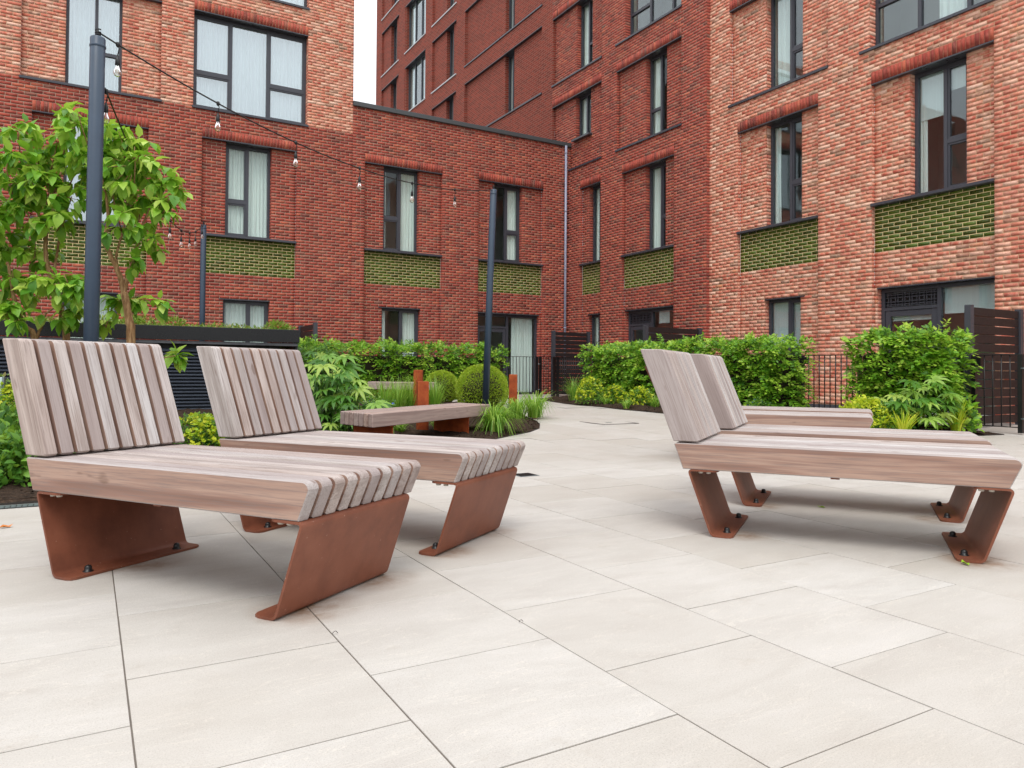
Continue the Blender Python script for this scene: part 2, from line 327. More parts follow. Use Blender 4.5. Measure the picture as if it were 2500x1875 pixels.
MT['frame'] = plain('frame_metal', srgb(66, 68, 76), 0.42, 0.0, 0.08, 3.0); MT['sill'] = plain('sill_metal', srgb(66, 68, 76), 0.3, 0.0, 0.1, 3.0); MT['coping'] = plain('coping_metal', srgb(72, 76, 78), 0.5, 0.0, 0.08, 3.0)
MT['black'] = plain('black_metal', srgb(18, 18, 20), 0.42, 0.0, 0.2, 5.0); MT['fascia'] = plain('black_fascia', srgb(15, 15, 17), 0.26, 0.0, 0.15, 1.5)
MT['slat'] = plain('screen_slat', srgb(32, 25, 26), 0.55, 0.0, 0.2, 4.0, 0.1); MT['louvre'] = plain('louvre_metal', srgb(70, 76, 86), 0.32, 0.0, 0.2, 5.0)  # louvre grey lighter than the black metal, painting in highlights on the blades
MT['pole'] = plain('pole_paint', srgb(54, 70, 88), 0.38, 0.0, 0.16, 7.0, 0.05); MT['pipe'] = plain('downpipe_paint', srgb(150, 154, 174), 0.4, 0.0, 0.06, 4.0)
MT['glass'] = glass_mat('window_glass', (0.95, 0.99, 0.985, 1), 0.06); MT['glass_clear'] = glass_mat('window_glass_clear', (0.97, 1.0, 0.99, 1), 0.0, 1.0); MT['glass_bright'] = glass_mat('window_glass_left', (0.96, 1.0, 1.0, 1), 0.24)
MT['room'] = plain('room_paint', srgb(168, 168, 162), 0.9, 0.0, 0.1, 1.0); MT['room_pale'] = plain('reveal_paint', srgb(206, 214, 206), 0.9, 0.0, 0.04, 1.0)
MT['curtain'] = cloth_mat('curtain_cloth', srgb(244, 252, 248), 0.1); MT['sheer'] = cloth_mat('sheer_cloth', srgb(240, 248, 252), 0.12); MT['blind'] = cloth_mat('blind_cloth', srgb(232, 244, 244), 0.15)
MT['wood_seat'] = wood_mat('wood_seat', 0.0); MT['wood_back'] = wood_mat('wood_back', R_(90 + 19.9)); MT['wood_bench'] = wood_mat('wood_bench', 0.0); MT['wood_seat_side'] = wood_mat('wood_seat_side', 0.0, True); MT['wood_back_side'] = wood_mat('wood_back_side', R_(90 + 19.9), True)
MT['rust'] = corten_mat('corten_post', srgb(122, 52, 22), srgb(160, 72, 32), srgb(178, 92, 44), 9.0); MT['leg'] = corten_mat('painted_leg', srgb(106, 61, 45), srgb(126, 74, 54), srgb(136, 83, 62), 5.0, 0.48)
MT['rubber'] = plain('bolt_cap', srgb(24, 24, 26), 0.35, 0.0, 0.1, 30.0); MT['spacer'] = plain('nylon_spacer', srgb(190, 184, 172), 0.6)
MT['dark_core'] = plain('hedge_core_dark', srgb(44, 36, 22), 0.9, 0.0, 0.5, 30.0); MT['sill_skylit'] = plain('sill_skylit', srgb(186, 188, 192), 0.3); MT['worn'] = plain('worn_gutter', srgb(92, 94, 98), 0.5, 0.0, 0.75, 9.0); MT['soil'] = soil_mat('bark_mulch'); MT['bark'] = bark_mat('tree_bark'); MT['joint'] = plain('joint_sand', srgb(104, 96, 88), 0.95, 0.0, 0.3, 12.0, 0.3)  # dark hedge core; far sills paled to stand for sky reflection
MT['ground'] = plain('far_ground', srgb(120, 116, 108), 0.95); MT['steel'] = plain('galvanised_steel', srgb(128, 138, 142), 0.4, 0.6, 0.15, 20.0); MT['edging'] = plain('bed_edging', srgb(40, 34, 30), 0.6)
MT['cable'] = plain('cable_rubber', srgb(20, 20, 22), 0.5); MT['roof'] = plain('roof_felt', srgb(90, 90, 92), 0.9); MT['paleboard'] = plain('pale_blue_board', srgb(196, 214, 220), 0.4)
t = NT('bulb_glass'); fr = t.n('Fresnel', {'IOR': 1.45}).outputs[0]
mx = t.n('MixShader', {0: t.math('ADD', t.math('MULTIPLY', fr, 1.2), 0.05, True), 1: t.n('BsdfTransparent', {'Color': (0.98, 0.95, 0.9, 1)}).outputs[0], 2: t.n('BsdfGlossy', {'Color': (1, 1, 1, 1), 'Roughness': 0.02}).outputs[0]})
t.t.links.new(mx.outputs[0], t.out.inputs[0]); MT['bulb'] = t.m; MT['filament'] = plain('filament_brass', srgb(214, 150, 90), 0.35, 0.3, 0.05)
def greens(*c): n = len(c); return [(i/(n-1), srgb(*x)) for i, x in enumerate(c)]
G_TREE = greens((78, 136, 34), (116, 176, 48), (152, 204, 64), (186, 222, 84), (212, 234, 112))
G_HORN = greens((58, 108, 24), (92, 148, 34), (128, 182, 46), (164, 208, 62), (194, 222, 86))
G_FATS = greens((58, 104, 38), (86, 140, 48), (118, 168, 64), (152, 192, 82), (190, 212, 100))
G_GRASS = greens((84, 138, 44), (124, 176, 60), (160, 204, 80), (192, 220, 104)); G_BOX = greens((100, 142, 36), (146, 186, 48), (186, 210, 62), (218, 228, 92))
G_EUPH = greens((150, 186, 44), (198, 214, 50), (226, 228, 60), (240, 236, 84)); G_DARK = greens((48, 92, 34), (76, 128, 42), (106, 156, 54), (140, 184, 72)); G_SEDUM = greens((92, 132, 50), (132, 172, 64), (166, 196, 84), (176, 146, 96))
for n, g in dict(tree=G_TREE, horn=G_HORN, fats=G_FATS, grass=G_GRASS, box=G_BOX, euph=G_EUPH, dkleaf=G_DARK, sedum=G_SEDUM).items():
    MT[n+'_attr'] = leaf_mat(n+'_leaf_attr', g, 'attr')
for n, g in dict(tree=G_TREE, fats=G_FATS).items(): MT[n+'_obj'] = leaf_mat(n+'_leaf_obj', g, 'obj')
MT['blue'] = plain('blue_petal', srgb(72, 84, 214), 0.6); MT['dead'] = plain('dry_leaf', srgb(196, 116, 44), 0.8); MT['lime'] = plain('lime_leaf', srgb(150, 190, 50), 0.5)

# ------------------------------------------------------------------ ground and paving
b = MB(); b.add([(-400, -400, -0.12), (400, -400, -0.12), (400, 400, -0.12), (-400, 400, -0.12)], [(0, 1, 2, 3)])
tag(b.build('ground', MT['ground']), kind='structure')
PU, PV, PP = 0.103, 2.312, 0.603
ns = 150; us = np.linspace(-9, 13.4, ns); vs_ = np.linspace(-3, 19.4, ns); vv = []; ff = []
for i in range(ns):
    for j in range(ns): vv.append((us[i], vs_[j], zg(us[i], vs_[j]) - (0.0024 if min(abs(0.5*us[i]+0.866*vs_[j]-9.0), abs(0.5*us[i]+0.866*vs_[j]-14.5)) > 0.9 else 0.009)))
for i in range(ns-1):
    for j in range(ns-1): ff.append((i*ns+j, (i+1)*ns+j, (i+1)*ns+j+1, i*ns+j+1))
b = MB(); b.add(vv, ff, True); paving = tag(b.build('paving', MT['joint']), kind='structure')
BED_MID = [(-7.5,5.62),(0.8,5.62),(2.0,6.1),(3.2,7.05),(4.2,7.95),(4.85,8.36),(5.25,8.58),(5.62,8.92),(5.9,9.35),(6.1,9.75),(6.25,10.2),(6.5,11),(6.8,12),(6.9,13.2),(6.5,14.2),(5,14.6),(-7.5,14.6)]
BED_R = [(9.25,14.2),(8.85,13),(8.7,12),(8.75,11),(8.9,10),(9.25,8.8),(9.45,7.4),(9.55,6.3),(9.9,5.6),(11.0,5.38),(11.15,6),(11.15,16.5),(9.7,15.6)]
BED_L = [(3.4,15.9),(9.3,15.9),(9.5,16.4),(9.3,16.9),(3.4,16.9)]
def inside(p, poly):
    c = False; n = len(poly)
    for i in range(n):
        (x0, y0), (x1, y1) = poly[i], poly[i-1]
        if (y0 > p[1]) != (y1 > p[1]) and p[0] < (x1-x0)*(p[1]-y0)/(y1-y0)+x0: c = not c
    return c
slabs = []
for k in range(-16, 22):
    for m in range(-6, 29):
        u0 = PU + PP*k; v0 = PV + PP*m + (PP/2 if k % 2 else 0)
        uc, vc = u0 + PP/2, v0 + PP/2
        if uc > 13.2 or vc > 19.0 or vc < -1.5: continue
        if all(inside((uc+a*PP/2, vc+c*PP/2), B) for B in (BED_MID,) for a in (-1, 1) for c in (-1, 1)): continue
        if all(inside((uc+a*PP/2, vc+c*PP/2), BED_R) for a in (-1, 1) for c in (-1, 1)): continue
        slabs.append((uc, vc))
SC = np.array([(u, v, zg(u, v)) for u, v in slabs]); px, py, dd = project(SC)
ok = (dd > 0.6) & (px > -350) & (px < 2850) & (py < 2300)
rank = np.argsort(np.where(ok, dd, 1e9)); near = set(rank[:300].tolist())
slab_me = MB().bbox((-PP/2+0.0022, -PP/2+0.0022, -0.02), (PP/2-0.0022, PP/2-0.0022, 0.0), 0.0008).mesh('paving_slab'); slab_me.materials.append(MT['paving_obj'])
jv = []; jf = []; jr = []
def tilt(u, v): return (zg(u+0.3, v)-zg(u-0.3, v))/0.6, (zg(u, v+0.3)-zg(u, v-0.3))/0.6
for i, (u, v) in enumerate(slabs):
    gu, gv = tilt(u, v); z = zg(u, v) + random.uniform(-0.0007, 0.0007)
    if i in near: obj('paving_slab', slab_me, paving, None, (u, v, z), (math.atan(gv), -math.atan(gu), random.uniform(-0.0012, 0.0012)))
    else:
        n = len(jv); h = PP/2-0.0022
        for a, c in ((-h,-h),(h,-h),(h,h),(-h,h)): jv.append((u+a, v+c, z+a*gu+c*gv))
        jf.append((n, n+1, n+2, n+3)); jr.append(random.random())
me = big_mesh('paving_slabs', jv, jf, jr); o = obj('paving_slabs_beyond', me, paving, MT['paving_attr']); o['kind'] = 'stuff'
def bed(name, label, poly, h=0.05):
    """planting bed: gently mounded mulch inside a thin steel edge"""
    root = thing(name, label, 'planting bed')
    P = []
    for i in range(len(poly)):
        p0, p1 = Vector(poly[i]), Vector(poly[(i+1) % len(poly)]); k = max(1, int((p1-p0).length/0.25))
        P += [tuple(p0.lerp(p1, j/k)) for j in range(k)]
    xs = [p[0] for p in P]; ys = [p[1] for p in P]; step = 0.09; bm_v = {}; fv = []; vv = []
    def hh(x, y):
        d = min(math.hypot(x-a, y-c) for a, c in P[::1]); e = min(1, d/0.35)
        return zg(x, y) + 0.004 + h*e + e*(0.018*math.sin(9*x+3*y)*math.sin(7*y-2*x) + random.uniform(-0.012, 0.016))
    x0, y0 = min(xs), min(ys)
    px_, py_, d_ = project(np.array([(x, y, 0.1) for x, y in P]))
    nx, ny = int((max(xs)-x0)/step)+1, int((max(ys)-y0)/step)+1
    idx = {}
    for i in range(nx+1):
        for j in range(ny+1):
            x, y = x0+i*step, y0+j*step
            if inside((x, y), poly): idx[i, j] = len(vv); vv.append((x, y, hh(x, y)))
    for (i, j), a in idx.items():
        q = [idx.get(k) for k in ((i, j), (i+1, j), (i+1, j+1), (i, j+1))]
        if None not in q: fv.append(tuple(q))
    # rim strip closes the gap between the grid and the outline
    cen = Vector((sum(xs)/len(xs), sum(ys)/len(ys))); n0 = len(vv); m = len(P)
    inner = offset_poly(P if sum((P[i-1][0]*P[i][1]-P[i][0]*P[i-1][1]) for i in range(m)) > 0 else P[::-1], 0.16)
    PP_ = P if sum((P[i-1][0]*P[i][1]-P[i][0]*P[i-1][1]) for i in range(m)) > 0 else P[::-1]
    for a, c in PP_: vv.append((a, c, zg(a, c)+0.004))
    for a, c in inner: vv.append((a, c, zg(a, c)+0.006+h*0.45))
    for i in range(m): j = (i+1) % m; fv.append((n0+i, n0+j, n0+m+j, n0+m+i))
    MB().add(vv, fv, True).build('mulch', MT['soil'], root)
    e = MB()
    for i in range(m):
        j = (i+1) % m; a, c = PP_[i], PP_[j]; za, zc_ = zg(*a), zg(*c); t2 = Vector((c[0]-a[0], c[1]-a[1])).normalized(); nn = Vector((t2.y, -t2.x))*0.006
        e.add([(a[0], a[1], za-0.01), (c[0], c[1], zc_-0.01), (c[0], c[1], zc_+0.012), (a[0], a[1], za+0.012), (a[0]+nn.x, a[1]+nn.y, za-0.01), (c[0]+nn.x, c[1]+nn.y, zc_-0.01), (c[0]+nn.x, c[1]+nn.y, zc_+0.012), (a[0]+nn.x, a[1]+nn.y, za+0.012)], [(4,5,6,7),(3,2,6,7),(0,1,2,3)])
    e.build('edging', MT['edging'], root); return root
bed('planting_bed', 'large mulched planting bed behind the left loungers with a curved edge', BED_MID)
bed('planting_bed', 'long mulched planting bed along the railings of the right block', BED_R)
bed('planting_bed', 'narrow mulched strip under the hedge by the left terraces', BED_L, 0.03)
# ------------------------------------------------------------------ brick buildings
CO, ZO = 0.075, 0.03                    # brick course and level of the course grid
class Facade:
    """brick front on a vertical plane: s along the wall, out towards the viewer; rects override earlier ones"""
    def __init__(f, root, O, a, n, s0, s1, z1, style, end0=-0.45, end1=-0.45):
        f.root = root; f.O = Vector(O); f.a = Vector(a); f.n = Vector(n); f.s0, f.s1, f.z1, f.style = s0, s1, z1, style
        f.rects = []; f.end0, f.end1 = end0, end1; f.B = {}; f.Mq = {}; f.G = []
    def rect(f, s0, s1, z0, z1, typ, depth): f.rects.append((s0, s1, z0, z1, typ, depth))
    def P(f, s, z, o): p = f.O + f.a*s + f.n*o; return (p.x, p.y, z)
    def intervals(f, zc):
        R = [r for r in f.rects if r[2] <= zc < r[3]]
        bk = sorted({f.s0, f.s1} | {min(max(x, f.s0), f.s1) for r in R for x in r[:2]}); out = []
        for a, b in zip(bk, bk[1:]):
            if b - a < 1e-6: continue
            m = (a+b)/2; cls = ('brick', 0.0)
            for r in R:
                if r[0] <= m < r[1]: cls = (r[4], r[5])
            if out and out[-1][2] == cls: out[-1] = (out[-1][0], b, cls)
            else: out.append((a, b, cls))
        return out
    def lay(f, course, a, b):
        """pieces of one course between two ends, half bond, cut bricks only at the end"""
        L = 0.225; x = a; out = []; first = L/2 if course % 2 else L
        w = first
        while x < b - 1e-4:
            e = x + w; w = L
            if b - e < 0.06: e = b
            out.append((x, e)); x = e
        return out
    def run(f, textured_from=1e9):
        nco = int((f.z1 - ZO)/CO + 0.5)
        for c in range(-1, nco):
            z0 = ZO + c*CO; z1 = z0 + CO; zc = (z0+z1)/2; iv = f.intervals(zc)
            for a, b, (typ, dep) in iv:
                st = f.style(a, zc)
                if typ == 'open': continue
                key = 'mortar_glazed@%.2f' % a if typ == 'glazed' else ('far' if a >= textured_from else 'mortar_'+st)
                if key == 'far': f.Mq.setdefault('far', []).append([f.P(a, z0, dep), f.P(b, z0, dep), f.P(b, z1, dep), f.P(a, z1, dep)]); continue
                o = dep - (0.0025 if typ == 'glazed' else 0.0045); f.Mq.setdefault(key, []).append([f.P(a, z0, o), f.P(b, z0, o), f.P(b, z1, o), f.P(a, z1, o)])
                if typ == 'soldier': continue
                for x, e in f.lay(c, a, b):
                    j0 = 0.005 if x > a + 1e-6 else 0.0; j1 = 0.005 if e < b - 1e-6 else 0.0
                    if typ == 'glazed': f.G.append((x+0.0065, e-0.0065, z0+0.0072, z1-0.0072, dep-0.02, dep))
                    else: f.B.setdefault(st, []).append((x+j0*1.2, e-j1*1.2, z0+0.0070, z1-0.0070, dep-0.02, dep))
            ends = [(f.s0, f.end0, iv[0][2][1], iv[0][2][0])] + [(iv[i][1], iv[i][2][1], iv[i+1][2][1], iv[i+1][2][0]) for i in range(len(iv)-1)] + [(f.s1, iv[-1][2][1], f.end1, 'end')]
            for i, (s, dl, dr, _) in enumerate(ends):
                if abs(dl-dr) < 1e-4: continue
                hi, lo = max(dl, dr), min(dl, dr); sg = -1 if dl > dr else 1     # proud side is left (-1) or right (+1) of the edge
                st = f.style(s + sg*0.02, zc)
                far = s >= textured_from - 0.01
                q = [f.P(s + sg*(0.0 if far else 0.0045), zz, oo) for zz, oo in ((z0, hi), (z0, lo), (z1, lo), (z1, hi))]
                f.Mq.setdefault('far' if far else 'mortar_'+st, []).append(q if sg > 0 else q[::-1])
                if far: continue
                w = hi - 0.02 - lo; k = max(1, round(w/0.215)); 
                for i2 in range(k):
                    a0 = lo + w*i2/k; a1 = lo + w*(i2+1)/k
                    sa, sb = (s, s+0.02) if sg > 0 else (s-0.02, s)
                    f.B.setdefault(st, []).append((sa, sb, z0+0.005, z1-0.005, a0 + (0.004 if i2 else 0), a1 - 0.004, sg))
    def soldiers(f, s0, s1, z0, z1, out=0.0, far=False):
        st = f.style((s0+s1)/2, z0)
        if far: f.Mq.setdefault('far', []).append([f.P(s0, z0, out+0.004), f.P(s1, z0, out+0.004), f.P(s1, z1, out+0.004), f.P(s0, z1, out+0.004)]); return
        n = round((s1-s0)/0.075); w = (s1-s0)/n
        for i in range(n): f.B.setdefault('soldier', []).append((s0+i*w+0.004, s0+(i+1)*w-0.004, z0+0.003, z1-0.005, out-0.02, out+0.004))
    def solid(f, arr, jit=0.0022):
        """boxes for brick pieces; the face turned to the wall core is left out"""
        A = np.array([r[:6] for r in arr]); N = len(A)
        s = np.stack([A[:,0],A[:,1],A[:,1],A[:,0]]*1, 1); z = np.stack([A[:,2],A[:,2],A[:,3],A[:,3]], 1)
        oj = rng.uniform(-jit, jit, (N, 1))*0.8
        fr = np.stack([s + rng.uniform(-jit, jit, s.shape)*0.7, z + rng.uniform(-jit, jit, z.shape), np.repeat(A[:,5:6], 4, 1) + oj + rng.uniform(-jit, jit, s.shape)*0.5], 2)
        bk = np.stack([s, z, np.repeat(A[:,4:5], 4, 1)], 2)
        V = np.concatenate([fr, bk], 1).reshape(-1, 3)
        O = np.array(f.O); a = np.array(f.a); n = np.array(f.n)
        W = O + V[:, :1]*a + V[:, 2:3]*n; W[:, 2] = V[:, 1]
        base = (np.arange(N)*8)[:, None, None]
        fc = np.array([[0,1,2,3],[1,0,4,5],[2,1,5,6],[3,2,6,7],[0,3,7,4]])
        if np.dot(np.cross(a, (0, 0, 1)), n) < 0: fc = fc[:, ::-1]
        F = (base + fc[None]).reshape(-1, 4); rn = np.repeat(rng.random(N), 5)
        return W, F, rn
    def singles(f, arr, mat_obj, most, name, full=0.19, thick=0.02):
        """the pieces that show largest become objects of their own; returns the rest"""
        C = np.array([f.P((r[0]+r[1])/2, (r[2]+r[3])/2, r[5]) for r in arr]); px, py, d = project(C)
        ln = np.array([r[1]-r[0] for r in arr]); rt = np.array([len(r) > 6 for r in arr])
        ok = (px > 10) & (px < 2490) & (py > 8) & (py < 860) & (~rt) & (ln > full)
        sc = np.where(ok, ln/np.maximum(d, 0.1), -1); idx = np.argsort(-sc)[:most]; idx = [i for i in idx if sc[i] > 0]
        cache = {}
        for i in idx:
            r = arr[i]; key = (round(r[1]-r[0], 3), round(r[3]-r[2], 3), random.randrange(4))
            if key not in cache:
                W, F, rn = f.solid([(-(r[1]-r[0])/2, (r[1]-r[0])/2, -(r[3]-r[2])/2, (r[3]-r[2])/2, -thick, 0.0)], 0.003 if name == 'brick' else 0.0008)
                W = W - np.array([f.O.x, f.O.y, 0.0]); cache[key] = big_mesh(name, W, F); cache[key].materials.append(mat_obj)
            obj(name, cache[key], f.root, None, tuple(C[i]), (random.uniform(-.006, .006) if name == 'brick' else 0, 0, 0))
        s = set(idx); return [r for i, r in enumerate(arr) if i not in s]
def finish(root, facades, nsingle=300, nglazed=300):
    """join what is past the limit: one mesh of brickwork per brick kind, one mortar wall"""
    quota = {id(f): nsingle//max(1, len([g for g in facades if g.B])) for f in facades}
    acc = {}; mq = {}; ga = []
    for f in facades:
        main = not f.B or max(f.B, key=lambda k: len(f.B[k]) if k in ('dark', 'light') else 0)
        for st, arr in f.B.items():
            if st == main and nsingle: arr = f.singles(arr, MT['brick_'+('dark' if st == 'soldier' else st)+'_obj'], quota[id(f)], 'brick')
            acc.setdefault(st, []).append(f.solid(arr))
        if f.G:
            rest = f.singles(f.G, MT['glazed_obj'], nglazed, 'glazed_brick', 0.05)
            if rest: ga.append(f.solid(rest, 0.0008))
        for k, q in f.Mq.items(): mq.setdefault(k, []).extend(q)
    def cat(ls):
        vs, fs, rs, n = [], [], [], 0
        for W, F, r in ls: vs.append(W); fs.append(F+n); rs.append(r); n += len(W)
        return np.concatenate(vs), np.concatenate(fs), np.concatenate(rs)
    for st, ls in acc.items():
        W, F, r = cat(ls); nm = {'soldier': 'soldier_bricks', 'dark': 'dark_brickwork', 'light': 'pale_brickwork'}[st]
        o = obj(nm, big_mesh(nm, W, F, r), root, MT['brick_'+('dark' if st == 'soldier' else st)+'_attr']); o['kind'] = 'stuff'
    if ga: W, F, r = cat(ga); o = obj('glazed_brickwork', big_mesh('glazed_brickwork', W, F, r), root, MT['glazed_attr']); o['kind'] = 'stuff'
    for k, q in mq.items():
        nm = 'upper_wall' if k == 'far' else 'panel_mortar' if '@' in k else 'wall'
        obj(nm, big_mesh(nm, np.array(q), np.arange(len(q)*4).reshape(-1, 4)), root, MT['brick_far'] if k == 'far' else MT[k.split('@')[0]])
def fbox(f, b, s0, s1, z0, z1, o0, o1, c=0.0):
    p, q = f.P(s0, z0, o0), f.P(s1, z1, o1); lo = tuple(min(x, y) for x, y in zip(p, q)); hi = tuple(max(x, y) for x, y in zip(p, q))
    return b.bbox(lo, hi, c) if c else b.box(lo, hi)
def sill(f, s0, s1, ztop, o0, o1=0.035, mat='sill'): fbox(f, MB(), s0, s1, ztop-0.055, ztop, o0, o1, 0.004).build('sill', MT[mat], f.root)
def lintel(f, s0, s1, z, o0, o1=0.006): fbox(f, MB(), s0, s1, z-0.022, z, o0, o1).build('lintel_plate', MT['sill'], f.root)
def drape(f, s0, s1, z0, z1, out, folds, amp, mat, parent, name='curtain', flare=0.0):
    n = max(12, int(folds*10)); b = MB(); vs = []; fs = []; rows = 7
    ph = random.uniform(0, 6)
    for r in range(rows):
        tz = r/(rows-1)
        for i in range(n+1):
            t = i/n; s = s0 + (s1-s0)*t; s += flare*(1-tz)*(0.5-t)*0.5
            o = out + amp*math.sin(2*math.pi*folds*t + ph + 0.5*math.sin(3*tz+5*t)) + 0.4*amp*math.sin(2*math.pi*folds*2.3*t + 1.7*tz)
            vs.append(f.P(s, z0+(z1-z0)*tz, o))
    for r in range(rows-1):
        for i in range(n): k = r*(n+1)+i; fs.append((k, k+1, k+n+2, k+n+1))
    return b.add(vs, fs, True).build(name, mat, parent)
def glass_pane(f, a, c, p, q, o, mat, parent):
    """thin pane, each set very slightly out of true so that reflections break from pane to pane"""
    j = [random.uniform(-0.002, 0.002) for _ in range(4)]; co = ((a, p), (c, p), (c, q), (a, q))
    vs = [f.P(s, z, o+0.003+e) for (s, z), e in zip(co, j)] + [f.P(s, z, o-0.003+e) for (s, z), e in zip(co, j)]
    return MB().add(vs, [(0,1,2,3),(7,6,5,4),(0,4,5,1),(1,5,6,2),(2,6,7,3),(3,7,4,0)]).build('pane', mat, parent)
def window(f, s0, s1, z0, z1, out, mulls=(), trans=(), curtains=(), blinds=(), glass='glass', room=1.6, fw=0.06, roomlight=False, sash=()):
    """frame with mullions and transoms > panes, curtains, blinds and the room behind"""
    b = MB(); d0, d1 = out-0.05, out+0.02
    fbox(f, b, s0, s0+fw, z0, z1, d0, d1, 0.004); fbox(f, b, s1-fw, s1, z0, z1, d0, d1, 0.004)
    fbox(f, b, s0+fw, s1-fw, z0, z0+fw*1.1, d0, d1-0.002, 0.004); fbox(f, b, s0+fw, s1-fw, z1-fw, z1, d0, d1-0.002, 0.004)
    cols = [s0+fw] + [x for m in mulls for x in (m-fw*0.55, m+fw*0.55)] + [s1-fw]
    for m in mulls: fbox(f, b, m-fw*0.55, m+fw*0.55, z0+fw*1.1, z1-fw, d0, d1+0.006, 0.004)
    cells = []
    for i in range(0, len(cols), 2):
        a, c = cols[i], cols[i+1]; zs = [z0+fw*1.1]
        for ci, zt in trans:
            if ci == i//2: fbox(f, b, a, c, zt-0.04, zt+0.04, d0, d1+0.004, 0.004); zs += [zt-0.04, zt+0.04]
        zs.append(z1-fw)
        for j in range(0, len(zs), 2): cells.append((a, c, zs[j], zs[j+1], i//2))
    for a, c, p, q, ci in cells:
        if ci in sash:                                  # opening light with its own sash frame
            k = 0.035
            fbox(f, b, a, a+k, p, q, d0+0.01, d1-0.008); fbox(f, b, c-k, c, p, q, d0+0.01, d1-0.008); fbox(f, b, a+k, c-k, p, p+k, d0+0.01, d1-0.008); fbox(f, b, a+k, c-k, q-k, q, d0+0.01, d1-0.008)
    w = b.build('window', MT['frame'], f.root)
    for a, c, p, q, ci in cells:
        k = 0.034 if ci in sash else 0.0
        glass_pane(f, a+k, c-k, p+k, q-k, out-0.019, MT[glass], w)
    r = MB(); A = [f.P(s, z, o) for s, z, o in ((s0-0.5, z0-0.3, out-room), (s1+0.5, z0-0.3, out-room), (s1+0.5, z1+0.15, out-room), (s0-0.5, z1+0.15, out-room), (s0-0.5, z0-0.3, out-0.2), (s1+0.5, z0-0.3, out-0.2), (s1+0.5, z1+0.15, out-0.2), (s0-0.5, z1+0.15, out-0.2))]
    r.add(A, [(0,1,2,3),(0,4,5,1),(1,5,6,2),(2,6,7,3),(3,7,4,0)]); r.build('room', MT['room'], w)
    l = MB(); B = [f.P(s, z, o) for o in (out-0.052, out-0.2) for s, z in ((s0, z0), (s1, z0), (s1, z1), (s0, z1))]
    C = B[4:] + A[4:]
    l.add(B, [(0,1,5,4),(1,2,6,5),(2,3,7,6),(3,0,4,7)]); l.add(C, [(0,1,5,4),(1,2,6,5),(2,3,7,6),(3,0,4,7)]); l.build('inner_reveal', MT['room_pale'], w)
    for a, c, folds, mat in curtains: drape(f, a, c, z0+0.03, z1-0.06, out-0.10, folds, 0.022, MT[mat], w)
    for a, c, p in blinds:
        bb = MB(); fbox(f, bb, a, c, p, z1-0.03, out-0.085, out-0.083); fbox(f, bb, a, c, p-0.025, p, out-0.092, out-0.078); bb.build('roller_blind', MT['blind'], w)
    return w
def grille(f, s0, s1, z0, z1, out, parent):
    """fretwork vent of interlaced rings in a frame"""
    b = MB(); h = z1-z0; r = h*0.36; n = int((s1-s0)/(h*0.5)); 
    def ring(cs, cz, rr):
        m = 20; vs = []; fs = []
        for i in range(m):
            g = 2*math.pi*i/m
            for q, oo in ((rr-0.009, out), (rr+0.009, out), (rr+0.009, out-0.01), (rr-0.009, out-0.01)):
                s = min(max(cs+q*math.cos(g), s0), s1); z = min(max(cz+q*math.sin(g), z0), z1); vs.append(f.P(s, z, oo))
        for i in range(m):
            j = (i+1) % m
            for k in range(4): k2 = (k+1) % 4; fs.append((i*4+k, i*4+k2, j*4+k2, j*4+k))
        b.add(vs, fs)
    st = (s1-s0)/n
    for i in range(n+1):
        for j in range(3): ring(s0+i*st, z0+j*h/2, r)
    fbox(f, b, s0, s1, z0, z0+0.012, out-0.012, out+0.004); fbox(f, b, s0, s1, z1-0.012, z1, out-0.012, out+0.004)
    g = b.build('vent_grille', MT['frame'], parent)
    fbox(f, MB(), s0, s1, z0, z1, out-0.06, out-0.05).build('vent_back', MT['black'], g); return g
